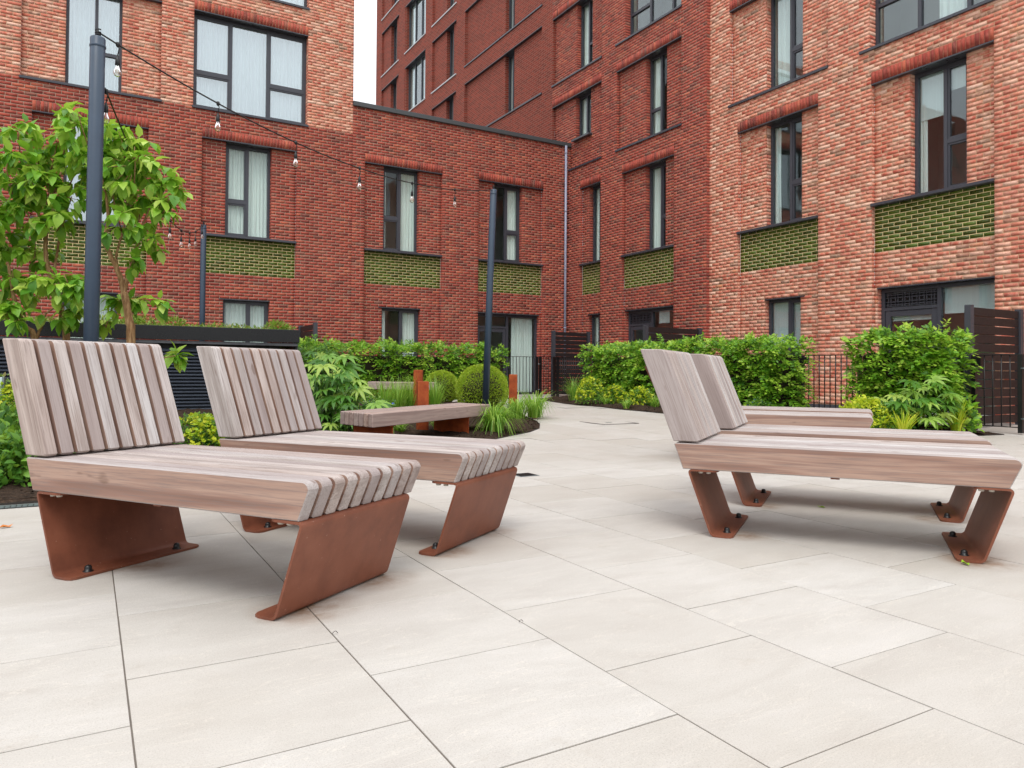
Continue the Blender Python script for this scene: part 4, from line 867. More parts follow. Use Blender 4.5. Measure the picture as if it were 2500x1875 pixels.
# ------------------------------------------------------------------ black louvred enclosure with a planted roof
enc = thing('louvred_enclosure', 'black louvred enclosure with a planted roof behind the left loungers', 'enclosure')
EV, EU1, EU0, EZ = 13.6, 3.36, -7.0, 1.60
MB().bbox((EU0, EV, EZ-0.235), (EU1, EV+0.05, EZ), 0.004).build('fascia', MT['fascia'], enc)
MB().bbox((EU1-0.05, EV+0.05, EZ-0.235), (EU1, EV+2.4, EZ), 0.004).build('side_fascia', MT['fascia'], enc)
MB().box((EU0, EV+0.06, EZ-0.12), (EU1-0.06, EV+2.4, EZ-0.06)).build('roof_deck', MT['soil'], enc)
MB().box((EU0, EV+0.28, 0.0), (EU1-0.3, EV+0.32, EZ-0.24)).build('back_panel', MT['black'], enc)
g = MB(); g.bbox((EU0, EV+0.03, EZ-0.30), (EU1-0.02, EV+0.14, EZ-0.245), 0.006); g.build('gutter', MT['worn'], enc)
lou = slat_mesh([(0, 0), (0.085, -0.05), (0.09, -0.043), (0.006, 0.012)], 0, 1, 0.001)
nl = 19
for k in range(nl):
    z = 0.12 + k*(EZ-0.36-0.12)/nl; b = MB()
    b.add([(EU0, EV+0.10+0.05, z+0.045), (EU1-0.06, EV+0.10+0.05, z+0.045), (EU1-0.06, EV+0.075, z), (EU0, EV+0.075, z), (EU0, EV+0.158, z+0.04), (EU1-0.06, EV+0.158, z+0.04), (EU1-0.06, EV+0.079, z-0.014), (EU0, EV+0.079, z-0.014)], [(3,2,1,0),(4,5,6,7),(3,7,6,2),(0,1,5,4),(1,2,6,5),(0,4,7,3)])
    b.build('louvre', MT['louvre'], enc)
for u in (-5.0, -3.6, -2.2, -0.8, 0.6, 2.0, EU1-0.05):
    MB().bbox((u-0.025, EV+0.16, 0.02), (u+0.025, EV+0.22, EZ-0.245), 0.003).build('mullion', MT['black'], enc)
MB().box((EU1-0.05, EV+0.1, 0.02), (EU1-0.01, EV+2.4, EZ-0.24)).build('side_wall', MT['black'], enc)

# ------------------------------------------------------------------ slatted terrace screens
def screen(label, p0, p1, top, zb, nsl=12, post0=True, post1=True):
    p0, p1 = Vector(p0), Vector(p1); e = (p1-p0); L = e.length; ang = math.atan2(e.y, e.x)
    t = thing('slatted_screen', label, 'screen', (p0.x, p0.y, zb), ang, 'dark slatted screens between the terraces'); h = top-zb; pt = 0.09
    if post0: MB().bbox((0, -pt/2, 0), (pt, pt/2, h+0.015), 0.004).build('post', MT['frame'], t)
    if post1: MB().bbox((L-pt, -pt/2, 0), (L, pt/2, h+0.015), 0.004).build('post', MT['frame'], t)
    st = (h-0.06)/nsl; me = MB().bbox((pt*0.6, -0.016, 0), (L-pt*0.6, 0.016, st-0.017), 0.002).mesh('slat'); me.materials.append(MT['slat'])
    for k in range(nsl): obj('slat', me, t, None, (0, random.uniform(-.001, .001), 0.06+k*st))
    return t
screen('dark slatted screen with a thick black post beside the shrub at the right edge', (11.26, 6.0), (12.78, 6.0), 1.89, 0.07, 13)
screen('black slatted screen jutting out over the hedge in front of the right block', (11.0, 12.98), (12.76, 12.98), 1.93, 0.16, 12)
screen('dark slatted screen with a blue-grey post in the far corner by the path', (11.3, 17.28), (12.6, 17.28), 2.01, 0.18, 15)
screen('small dark slatted screen between the enclosure and the hedge on the left', (4.62, 17.2), (4.62, 18.68), 1.97, 0.18, 12)

# ------------------------------------------------------------------ railings and gates
def rail(label, p0, p1, zb, h=1.1, gate=False, sp=0.105):
    p0, p1 = Vector(p0), Vector(p1); e = p1-p0; L = e.length; ang = math.atan2(e.y, e.x)
    t = thing('railing_gate' if gate else 'railing', label, 'gate' if gate else 'railing', (p0.x, p0.y, zb), ang, 'black terrace railings')
    for x in (0, L-0.05): MB().bbox((x-0.005, -0.03, 0), (x+0.055, 0.03, h+(0 if gate else 0.01)), 0.003).build('post', MT['black'], t)
    for z in (0.07, h-0.012): MB().bbox((0.05, -0.02, z), (L-0.05, 0.02, z+0.012), 0.002).build('rail', MT['black'], t)
    n = max(2, round((L-0.1)/sp)); me = MB().tube([(0, 0, 0.082), (0, 0, h-0.012)], 0.0095, 6).mesh('bar'); me.materials.append(MT['black'])
    for k in range(1, n): obj('bar', me, t, None, (0.05+(L-0.1)*k/n, 0, 0))
    if gate:
        b = MB()
        for z in (0.2, h-0.2): b.tube([(L-0.01, -0.03, z), (L+0.06, -0.03, z)], 0.01, 6)
        b.build('hinge', MT['steel'], t); MB().bbox((0.04, -0.035, h-0.16), (0.13, 0.035, h-0.03), 0.004).build('latch_box', MT['black'], t)
    return t
rail('black railing gate before the glazed door of the left wing', (9.56, 17.1), (10.72, 17.1), 0.18, gate=True)
rail('short black railing between the gate and the far corner screen', (10.78, 17.1), (11.36, 17.22), 0.18)
rail('black railing behind the hedge on the left terraces', (4.7, 17.1), (9.5, 17.1), 0.18)
rail('black railing from the corner screen towards the right block', (11.36, 17.1), (11.36, 15.2), 0.18)
rail('black railing gate between the long hedge and the shrub with fingered leaves', (11.3, 8.95), (11.3, 7.75), 0.10, gate=True)
rail('black railing running behind the long hedge on the right', (11.3, 15.1), (11.3, 9.0), 0.14)
rail('black railing behind the shrub with fingered leaves', (11.3, 7.68), (11.3, 6.1), 0.08)
rail('black railing gate at the right edge in front of the dark screen', (11.24, 5.92), (11.24, 5.25), 0.06, gate=True)

# ------------------------------------------------------------------ small things on the paving
t = thing('access_cover', 'recessed access cover with a dark steel rim in the path', 'cover', (7.05, 9.15, zg(7.05, 9.15)+0.002), 0.0)
for a, c in (((-0.33, -0.33), (0.33, -0.322)), ((-0.33, 0.322), (0.33, 0.33)), ((-0.33, -0.322), (-0.322, 0.322)), ((0.322, -0.322), (0.33, 0.322))):
    MB().box((a[0], a[1], -0.004), (c[0], c[1], 0.003)).build('rim', MT['edging'], t)
MB().box((-0.05, -0.02, 0.0), (0.05, 0.02, 0.002)).build('lifting_plate', MT['steel'], t)
gp = Vector((1.95, 4.62)) 
d_ = at(1281, 1143, 6.15)
t = thing('gully_grate', 'small dark gully grate in the paving beyond the second lounger', 'drain', (d_.x, d_.y, 0.002), 0.0)
MB().box((-0.09, -0.09, -0.004), (0.09, 0.09, 0.0015)).build('frame', MT['steel'], t)
for k in range(6): MB().box((-0.08, -0.075+k*0.026, 0.0015), (0.08, -0.062+k*0.026, 0.004)).build('grate_bar', MT['black'], t)
t = thing('channel_drain', 'galvanised channel drain along the bed edge at the left', 'drain', (0, 5.52, 0.003), 0.0)
MB().box((-7.0, -0.06, -0.002), (0.9, 0.06, 0.0)).build('tray', MT['black'], t)
me = MB().box((-0.012, -0.05, 0), (0.012, 0.05, 0.003)).mesh('grate_bar'); me.materials.append(MT['steel'])
for k in range(110): obj('grate_bar', me, t, None, (-2.4+k*0.03, 0, 0.0002))
def leaf_litter(label, px, py, depth, mat, s, rot):
    p = at(px, py, depth); k = (CAM_H - zg(p.x, p.y) - 0.004)/(CAM_H - p.z) if p.z < CAM_H else 1; q = Vector((p.x*k, p.y*k))
    b = MB(); b.add([(-s, 0, 0.0), (-s*0.3, s*0.4, 0.012), (s*0.5, s*0.35, 0.004), (s, 0, 0.015), (s*0.4, -s*0.4, 0.003), (-s*0.4, -s*0.35, 0.010), (0, 0, 0.001)], [(0,6,1),(1,6,2),(2,6,3),(3,6,4),(4,6,5),(5,6,0)], True)
    o = b.build('fallen_leaf', mat, None, loc=(q.x, q.y, 0.004), rot=(0.1, 0.05, rot)); tag(o, label, 'leaf', 'fallen leaves on the paving')
leaf_litter('dry orange leaf on the paving at the left edge', 14, 1287, 4.2, MT['dead'], 0.035, 0.4)
leaf_litter('small green leaf at the foot of the side-on lounger', 2357, 1377, 3.4, MT['lime'], 0.03, 1.0)
leaf_litter('small green leaf in the shadow under the side-on lounger', 2005, 1239, 4.8, MT['lime'], 0.025, 2.0)
def twig(label, px, py, s):
    p = at(px, py, 3.0); k = (CAM_H - 0.006)/(CAM_H - p.z); q = (p.x*k, p.y*k, 0.006)
    b = MB(); b.tube([(-s, 0, 0), (-s*0.3, s*0.5, 0.004), (s*0.4, s*0.45, 0.006), (s, -s*0.1, 0.0)], 0.0011, 5); o = b.build('curled_twig', MT['edging'], None, loc=q); tag(o, label, 'twig', 'curled twigs on the paving')
twig('tiny curled dark twig on the joint left of the middle', 818, 1546, 0.009); twig('tiny curled dark twig on the joint in the middle of the paving', 1272, 1518, 0.008)
bp = at(0, 960, 6.9)
t = thing('notice_board', 'pale blue board edge standing in the bed at the left edge', 'board', (bp.x-0.02, bp.y, 0.02), R_(-20))
MB().bbox((-0.25, -0.012, 0.0), (0.045, 0.012, bp.z+0.15-0.02), 0.004).build('panel', MT['paleboard'], t); MB().bbox((0.045, -0.016, 0.0), (0.062, 0.016, bp.z+0.155-0.02), 0.003).build('frame_edge', MT['steel'], t)
# ------------------------------------------------------------------ foliage
T_BROAD = (np.array([(0,0,0),(.28,.27,.05),(.28,0,-.01),(.28,-.27,.05),(.62,.25,.0),(.62,0,-.06),(.62,-.25,0),(1,0,-.2)]), np.array([(0,2,1),(0,3,2),(1,2,5),(1,5,4),(2,3,6),(2,6,5),(4,5,7),(5,6,7)]))
T_OVAL = (np.array([(0,0,0),(.4,.3,.05),(.4,-.3,.05),(1,0,-.08),(.45,0,-.03)]), np.array([(0,4,1),(0,2,4),(1,4,3),(4,2,3)]))
T_SLIM = (np.array([(0,0,0),(.4,.13,.03),(.4,-.13,.03),(1,0,-.12),(.45,0,-.02)]), np.array([(0,4,1),(0,2,4),(1,4,3),(4,2,3)]))
def unit(a): return a/np.maximum(np.linalg.norm(a, axis=-1, keepdims=True), 1e-9)
def leaves(tpl, P, D, N, L, wid=1.0, rnd=None):
    """place leaves: base P, direction D, face normal about N, length L"""
    V, F = tpl; P = np.asarray(P, float); D = unit(np.asarray(D, float)); S = unit(np.cross(N, D)); U = np.cross(D, S); L = np.broadcast_to(np.asarray(L, float), (len(P),))
    W = P[:, None] + L[:, None, None]*(V[None, :, :1]*D[:, None] + V[None, :, 1:2]*wid*S[:, None] + V[None, :, 2:3]*U[:, None])
    k = len(V); FF = (np.arange(len(P))*k)[:, None, None] + F[None]
    r = rng.random(len(P)) if rnd is None else rnd
    return W.reshape(-1, 3), FF.reshape(-1, 3), np.repeat(r, len(F))
def cat_(ls):
    vs, fs, rs, n = [], [], [], 0
    for W, F, r in ls: vs.append(W); fs.append(F+n); rs.append(r); n += len(W)
    return np.concatenate(vs), np.concatenate(fs), np.concatenate(rs)
def foliage(name, ls, mat, parent, stuff=True):
    W, F, r = cat_(ls) if isinstance(ls, list) else ls
    o = obj(name, big_mesh(name, W, F, r), parent, MT[mat])
    if stuff: o['kind'] = 'stuff'
    return o
def rdir(n): return unit(rng.normal(size=(n, 3)))

# ---- broad-leaved trees behind the thick pole
def leaf_single():
    V, F = T_BROAD; out = []
    for w, dr in ((0.95, 1.0), (1.1, 1.5), (0.85, 0.6), (1.0, 2.0)):
        Q = V.copy(); Q[:, 1] *= w; Q[:, 2] *= dr; me = big_mesh('leaf', Q, F, smooth=True); me.materials.append(MT['tree_obj']); out.append(me)
    return out
LEAF = leaf_single()
def tree(name, label, base, stems, clusters, depth, most=300, dens=1.0):
    t = thing(name, label, 'tree', tuple(base))
    B = Vector(base)
    for i, (pts, r0, r1) in enumerate(stems):
        path = [at(x, y, d) - B for x, y, d in pts]; sm = []
        for j in range(len(path)-1):
            p0, p1, p2, p3 = path[max(j-1, 0)], path[j], path[j+1], path[min(j+2, len(path)-1)]
            for k in range(5):
                s = k/5; sm.append(0.5*((2*p1) + (p2-p0)*s + (2*p0-5*p1+4*p2-p3)*s*s + (3*p1-p0-3*p2+p3)*s**3))
        sm.append(path[-1]); n = len(sm)
        MB().tube([p + Vector((random.uniform(-.004, .004), random.uniform(-.004, .004), 0)) for p in sm], [r0+(r1-r0)*k/(n-1) for k in range(n)], 8).build('trunk' if i == 0 else 'branch', MT['bark'], t)
    P, D, N, L = [], [], [], []; tw = MB()
    ctr = Vector((0, 0, 0)); cl = [(at(x, y, depth + rng.uniform(-0.35, 0.35)) - B, r*depth/FPX) for x, y, r in clusters]
    for c, _ in cl: ctr += c/len(cl)
    for c, r in cl:
        nw = max(4, int(dens*20*(r/0.25)**2))
        if r > 0.1: tw.tube([ctr*0.25+c*0.75 + Vector((0, 0, -r*0.5)), c*1.0, c + Vector((rng.uniform(-.05, .05), 0, r*0.7))], [0.008, 0.006, 0.003], 5)
        for _ in range(nw):
            a = rdir(1)[0]; a[2] = a[2]*0.8 + 0.25; a = a/np.linalg.norm(a); q = np.array(c) + a*r*rng.uniform(0.35, 1.08)
            tw.tube([tuple(np.array(c)*0.4 + q*0.6), tuple(q)], [0.004, 0.002], 4, False)
            m = rng.integers(4, 8); s0 = unit(np.cross(a, rdir(1)[0])); s1 = np.cross(a, s0); ph = rng.uniform(0, 6.28)
            for k in range(m):
                g = ph + 2*math.pi*k/m + rng.uniform(-.3, .3); rad = s0*math.cos(g) + s1*math.sin(g)
                d = rad*0.75 + a*0.35 + np.array((0, 0, -rng.uniform(0.25, 1.0))); P.append(q + rad*0.008); D.append(d); N.append(np.array((0, 0, 1.0)) + rad*0.5 + rdir(1)[0]*0.25); L.append(rng.uniform(0.095, 0.18))
    P, D, N, L = map(np.array, (P, D, N, L))
    tw.build('twigs', MT['bark'], t)['kind'] = 'stuff'
    Wp = P + np.array(B); px, py, d = project(Wp); vis = (px > 0) & (px < 2500) & (py > 0) & (py < 830)
    fr = np.where(vis, L/d*(1 + 0.15*rng.random(len(L))) + 0.02*(d.mean()-d), -1); idx = np.argsort(-fr)[:most]; S = set(idx.tolist())
    for i in idx:
        dv = unit(D[i]); s = unit(np.cross(N[i], dv)); u = np.cross(dv, s); m = Matrix(((dv[0], s[0], u[0]), (dv[1], s[1], u[1]), (dv[2], s[2], u[2])))
        o = obj('leaf', LEAF[i % 4], t, None, tuple(P[i])); o.rotation_euler = m.to_euler(); o.scale = (L[i],)*3
    R = np.array([i for i in range(len(P)) if i not in S])
    foliage('leaves', leaves(T_BROAD, P[R], D[R], N[R], L[R]), 'tree_attr', t); return t
gA = at(322, 1110, 7.35); gB = at(165, 1105, 7.5)
tree('broadleaf_tree', 'small tree with drooping bright green leaves just right of the thick pole', (gA.x, gA.y, 0.03),
     [([(322, 1112, 7.35), (321, 836, 7.35), (314, 775, 7.35), (303, 715, 7.35)], 0.046, 0.036), ([(303, 720, 7.35), (292, 672, 7.33), (268, 620, 7.3), (254, 588, 7.25), (264, 520, 7.25), (245, 420, 7.2), (215, 330, 7.2)], 0.03, 0.008),
      ([(303, 718, 7.35), (312, 668, 7.38), (328, 620, 7.4), (345, 560, 7.45), (372, 490, 7.45)], 0.026, 0.007), ([(292, 672, 7.33), (284, 630, 7.4), (300, 560, 7.5), (320, 470, 7.55)], 0.016, 0.006), ([(268, 620, 7.3), (250, 585, 7.2), (225, 540, 7.15)], 0.014, 0.006), ([(321, 880, 7.35), (365, 880, 7.35), (428, 868, 7.35)], 0.009, 0.004)],
     [(200, 310, 52), (255, 350, 62), (300, 350, 40), (330, 405, 66), (395, 450, 50), (270, 445, 76), (345, 500, 60), (405, 510, 36), (235, 400, 60), (290, 540, 42), (360, 590, 36), (318, 650, 30), (300, 738, 36), (345, 752, 30), (378, 742, 20), (258, 800, 30), (425, 872, 16)], 7.35)
tree('broadleaf_tree', 'wide leafy tree with forked pale stems left of the thick pole', (gB.x, gB.y, 0.03),
     [([(165, 1105, 7.5), (163, 830, 7.5), (150, 760, 7.5), (128, 690, 7.45), (112, 620, 7.4), (118, 520, 7.4), (150, 420, 7.35)], 0.04, 0.01), ([(70, 1100, 7.2), (84, 840, 7.25), (60, 795, 7.25), (35, 730, 7.2), (20, 640, 7.2)], 0.034, 0.012),
      ([(84, 840, 7.25), (100, 800, 7.3), (118, 760, 7.35), (180, 740, 7.4)], 0.016, 0.006), ([(128, 690, 7.45), (140, 610, 7.5), (150, 560, 7.5), (175, 480, 7.5)], 0.016, 0.006)],
     [(45, 335, 50), (15, 410, 60), (95, 395, 48), (140, 350, 36), (120, 470, 66), (185, 420, 52), (50, 520, 62), (155, 545, 42), (10, 600, 62), (85, 625, 50), (35, 700, 58), (110, 690, 46), (170, 700, 42), (150, 755, 44), (20, 780, 40), (195, 770, 34), (60, 450, 50), (180, 300, 34), (-60, 420, 70), (-60, 560, 80), (-60, 700, 70)], 7.3)

# ---- hornbeam hedges
def hedge(label, u0, u1, v0, v1, z0, z1, n, size=(0.045, 0.075), mat='horn_attr', bump=0.065, trunks=6):
    """clipped hornbeam: flat leafy sprays layered over a twiggy inside that also blocks light"""
    t = thing('hedge', label, 'hedge', ((u0+u1)/2, (v0+v1)/2, z0), 0, 'clipped hornbeam hedges'); O = np.array(((u0+u1)/2, (v0+v1)/2, z0))
    k = 8; n = n//k; lo = np.array((u0, v0, z0+0.02)); hi = np.array((u1, v1, z1)); P = lo + rng.uniform(0, 1, (n, 3))*(hi-lo); c = (lo+hi)/2; h = (hi-lo)/2; sh = 1-(rng.random(n)**1.8)*0.34
    au, av = (v1-v0)*(z1-z0), (u1-u0)*(z1-z0); tp = (u1-u0)*(v1-v0); pr = np.array((au*1.3, av*1.3, tp*0.8, 0.08*(au+av))); side = rng.choice(4, n, p=pr/pr.sum())   # towards -u, -v, top, anywhere
    for ax in (0, 1): m = side == ax; P[m, ax] = c[ax] - h[ax]*sh[m]
    m = side == 2; P[m, 2] = c[2] + h[2]*sh[m]
    wob = bump*(np.sin(P[:,0]*4.1+P[:,1]*3.3)*np.sin(P[:,2]*5.0+P[:,1]*2.1+P[:,0]) + 0.7*np.sin(P[:,0]*9+P[:,2]*8-P[:,1]*7.7))
    P[:, 0] += np.where(side == 0, wob, 0)*0.7; P[:, 1] += np.where(side == 1, wob, 0)*0.7; P[:, 2] += np.where(side == 2, wob*0.6 + (rng.random(n)**8)*0.12, 0)
    T = rdir(n)*0.45; T[:, 0] += np.where(side == 0, -1.0, -0.2); T[:, 1] += np.where(side == 1, -1.0, -0.2); T[:, 2] += np.where(side == 2, 0.55, 0.05); T = unit(T)
    Nn = unit(np.array((-0.25, -0.35, 0.9)) + rdir(n)*0.35); S = unit(np.cross(Nn, T)); tone = rng.beta(1.5, 1.7, n); ls = []
    for i in range(k):
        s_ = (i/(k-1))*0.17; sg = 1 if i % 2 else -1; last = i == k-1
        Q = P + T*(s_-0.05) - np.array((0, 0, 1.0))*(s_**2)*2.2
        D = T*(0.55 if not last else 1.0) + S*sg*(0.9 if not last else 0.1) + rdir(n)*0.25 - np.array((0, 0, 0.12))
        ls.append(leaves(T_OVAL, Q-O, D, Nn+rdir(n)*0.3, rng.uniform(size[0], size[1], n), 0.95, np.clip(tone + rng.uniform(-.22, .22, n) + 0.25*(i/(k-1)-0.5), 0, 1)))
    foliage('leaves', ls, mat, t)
    b = MB(); b.bbox((u0+0.24-O[0], v0+0.24-O[1], 0.12), (u1-0.1-O[0], v1-0.1-O[1], z1-z0-0.26), 0.05); b.build('blocking_core', MT['dark_core'], t)  # solid dark core added in place of twigs, stops light passing through
    for i in range(trunks):
        s = (i+0.5)/trunks; x = (u0+u1)/2 if (v1-v0) > (u1-u0) else u0+(u1-u0)*s; y = v0+(v1-v0)*s if (v1-v0) > (u1-u0) else (v0+v1)/2
        MB().tube([(x-O[0], y-O[1], -0.02), (x-O[0]+0.02, y-O[1]-0.03, (z1-z0)*0.5), (x-O[0], y-O[1], (z1-z0)*0.8)], [0.02, 0.016, 0.008], 6).build('stem', MT['bark'], t)
    return t
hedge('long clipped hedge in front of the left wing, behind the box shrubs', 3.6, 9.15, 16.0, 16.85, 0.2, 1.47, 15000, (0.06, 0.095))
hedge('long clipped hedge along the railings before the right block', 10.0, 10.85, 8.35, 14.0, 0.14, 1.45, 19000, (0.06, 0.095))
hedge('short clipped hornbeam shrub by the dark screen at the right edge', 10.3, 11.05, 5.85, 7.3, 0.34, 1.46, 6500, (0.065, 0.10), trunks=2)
hedge('rounded green shrub between the enclosure and the long hedge', 3.0, 4.3, 14.0, 14.8, 0.2, 1.28, 4200, (0.05, 0.08), mat='dkleaf_attr', trunks=2)

# ---- clipped box balls
def box_ball(label, px, py, depth, r):
    c = at(px, py, depth); t = thing('box_ball', label, 'shrub', (c.x, c.y, c.z-r), 0, 'round clipped box shrubs'); n = int(13000*(r/0.48)**1.4)
    a = rdir(n); rr = r*(1-0.12*rng.random(n)**2)*(1+0.02*np.sin(a[:,0]*9)*np.sin(a[:,2]*8+a[:,1]*7)); P = a*rr[:, None] + np.array((0, 0, r)); P[:, 2] = np.maximum(P[:, 2], 0.02)
    D = a + rdir(n)*0.55 + np.array((0, 0, 0.25)); leaf_tone = np.clip(0.35+0.4*rng.random(n)+0.25*(rr/r-0.9)*5, 0, 1)  # leaf value random, paler green towards the outer leaves
    foliage('leaves', leaves(T_OVAL, P, D, a+rdir(n)*0.6, rng.uniform(0.022, 0.038, n), 1.0, leaf_tone), 'box_attr', t)
    b = MB(); b.lathe([(0.0, r*0.12), (r*0.6, r*0.4), (r*0.84, r*0.95), (r*0.6, r*1.55), (0, r*1.84)], n=14); b.build('blocking_core', MT['dark_core'], t); MB().tube([(0, 0, -0.05), (0, 0, r*0.5)], 0.025, 6).build('stem', MT['bark'], t); return t  # same kind of solid dark core, added inside the ball to block light
box_ball('large yellow-green clipped box ball behind the pole in the bed', 1177, 953, 13.6, 0.475)
box_ball('smaller clipped box ball left of the larger one', 1078, 946, 15.0, 0.34)

# ---- fatsia: big fingered leaves on long stalks
def palm_leaf():
    out = []
    for v in range(3):
        ls = []; n = 8
        for k in range(n):
            g = R_(-125 + 250*k/(n-1)); ln = 1.0 - 0.42*abs(k-(n-1)/2)/((n-1)/2) + random.uniform(-.05, .05)
            Q, F = T_BROAD; dv = np.array([(math.cos(g), math.sin(g), 0.10 - 0.2*v*0.3)]); ls.append(leaves(T_BROAD, np.zeros((1, 3)), dv, np.array([(0, 0, 1.0)]), [ln], 0.44, np.array([0.5])))
        W, F, r = cat_(ls); W[:, 2] -= 0.10*(W[:, 0]**2 + W[:, 1]**2); me = big_mesh('leaf', W, F, smooth=True); me.materials.append(MT['fats_obj']); out.append(me)
    return out
PALM = palm_leaf()
def fatsia(label, pos, h, spread, n, size=(0.11, 0.19), group='shrubs with large fingered leaves'):
    t = thing('fatsia_shrub', label, 'shrub', pos, 0, group); st = MB()
    for k in range(n):
        g = rng.uniform(0, 6.28); rr = spread*math.sqrt(rng.random()); zz = h*(0.25 + 0.75*rng.random()*(1-0.45*(rr/spread)**2)); p = Vector((rr*math.cos(g), rr*math.sin(g), zz))
        root = Vector((p.x*0.25, p.y*0.25, zz*0.35)); st.tube([root, root*0.4+p*0.6+Vector((0, 0, 0.03)), p], [0.006, 0.005, 0.004], 5)
        out = Vector((p.x, p.y, 0)); out = out.normalized() if out.length > 1e-3 else Vector((1, 0, 0)); toc = Vector((-0.5, -0.86, 0))
        d = (out*0.6 + toc*0.7 + Vector((rng.uniform(-.5, .5), rng.uniform(-.5, .5), -0.25))).normalized(); nn = (Vector((0, 0, 1)) + toc*0.55 + Vector(tuple(rdir(1)[0]*0.3))).normalized()
        s = nn.cross(d).normalized(); u = d.cross(s); m = Matrix(((d.x, s.x, u.x), (d.y, s.y, u.y), (d.z, s.z, u.z))); o = obj('leaf', PALM[k % 3], t, None, tuple(p)); o.rotation_euler = m.to_euler(); o.scale = (rng.uniform(*size),)*3
    for k in range(4): g = k*1.6; st.tube([(0.03*math.cos(g), 0.03*math.sin(g), -0.03), (0.05*math.cos(g), 0.05*math.sin(g), h*0.3), (0.12*spread*math.cos(g), 0.12*spread*math.sin(g), h*0.62)], [0.016, 0.013, 0.008], 6)
    st.build('stalks', MT['dkleaf_attr'], t); return t
def gp_(px, depth, dz=0.03): p = at(px, 1000, depth); return (p.x, p.y, zg(p.x, p.y)+dz)
fatsia('tall shrub with large fingered leaves between the second lounger and the bench', gp_(800, 9.3), 1.05, 0.52, 60, (0.16, 0.27))
fatsia('lower shrub with fingered leaves at the left end of the low bench', gp_(868, 9.0), 0.66, 0.42, 44, (0.15, 0.25))
fatsia('dark shrub with fingered leaves behind the second lounger backrest', gp_(765, 10.5), 1.1, 0.5, 40, (0.12, 0.2))
fatsia('shrub with pale fingered leaves in front of the hornbeam shrub at the right', gp_(2235, 10.15), 0.80, 0.5, 54, (0.15, 0.28))

# ---- grasses, strap leaves
def tuft(P0, n, h, spread, bend, w, seg=5):
    V = []; F = []; R = []
    for k in range(n):
        g = rng.uniform(0, 6.28); r0 = rng.uniform(0, spread*0.25); out = np.array((math.cos(g), math.sin(g), 0)); side = np.array((-out[1], out[0], 0)); hh = h*rng.uniform(0.6, 1.1); bd = bend*rng.uniform(0.5, 1.3); sp = spread*rng.uniform(0.3, 1.0); n0 = len(V)
        for s in range(seg+1):
            t = s/seg; p = np.array(P0) + out*(r0 + sp*t**1.6) + np.array((0, 0, hh*(t - bd*t**2.6))); ww = w*(1-t**1.5)*0.5 + 0.0006
            V += [p - side*ww, p + side*ww]
        for s in range(seg): a = n0 + s*2; F.append((a, a+1, a+3, a+2))
        R += [rng.random()]*seg
    return np.array(V), np.array(F), np.array(R)
def grass_clump(label, pos, h=0.45, spread=0.35, n=130, bend=0.55, w=0.012, mat='grass_attr', group='clumps of arching grass'):
    t = thing('grass_clump', label, 'grass', pos, 0, group); W, F, r = tuft((0, 0, 0), n, h, spread, bend, w)
    o = obj('blades', big_mesh('blades', W, F, r), t, MT[mat]); o['kind'] = 'stuff'; MB().lathe([(0.05, -0.02), (0.04, 0.03), (0.0, 0.04)], n=8).build('crown', MT['bark'], t); return t
def gxy(px, py): 
    p = at(px, py, 9.0)
    for _ in range(12): k = (CAM_H - zg(p.x, p.y))/(CAM_H - p.z); p = Vector((p.x*k, p.y*k, CAM_H+(p.z-CAM_H)*k))
    return (p.x, p.y, p.z+0.02)
grass_clump('arching bright green grass clump spilling over the bed edge by the bench', gxy(1205, 1060), 0.80, 0.5, 230, 0.95, 0.019)
grass_clump('upright grass clump in front of the thin rusty post', gxy(1262, 1028), 0.8, 0.5, 150, 0.78, 0.018)
grass_clump('grass clump at the rounded tip of the bed', gxy(1306, 1022), 0.8, 0.52, 150, 0.78, 0.017)
grass_clump('small grass clump under the low bench', gxy(975, 1062), 0.3, 0.25, 70, 0.6, 0.013)
grass_clump('small grass clump between the bench legs', gxy(1070, 1056), 0.3, 0.24, 70, 0.6, 0.013)
for i, (x, y) in enumerate(((935, 1010), (968, 1006), (1000, 1008), (1062, 1004))): grass_clump(('grass clump behind the bench, leftmost of the four in a row', 'grass clump behind the bench, second of the four in a row', 'grass clump behind the bench, third of the four in a row beside the corten post', 'grass clump behind the bench, right of the corten posts')[i], gp_(x, 10.6+0.3*i), 0.85, 0.32, 170, 0.3, 0.013)
grass_clump('fine palm-like grass clump at the tip of the right bed', gxy(1400, 983), 0.85, 0.42, 120, 0.5, 0.012)
grass_clump('small lime grass tuft in the right bed', gxy(1478, 992), 0.3, 0.22, 80, 0.5, 0.012); grass_clump('lime grass tuft at the front of the right bed', gxy(1530, 1000), 0.3, 0.25, 80, 0.55, 0.013); grass_clump('lime grass tuft beside the leaning backrest in the right bed', gxy(1600, 1000), 0.42, 0.3, 90, 0.5, 0.013)
grass_clump('lime-green fern-like tuft in front of the shrub at the right', gp_(2205, 9.6), 0.42, 0.24, 60, 0.25, 0.03, 'euph_attr', 'lime tufts'); grass_clump('lime-green upright tuft beside the dark screen post', gp_(2335, 10.0), 0.5, 0.2, 50, 0.2, 0.028, 'euph_attr', 'lime tufts')

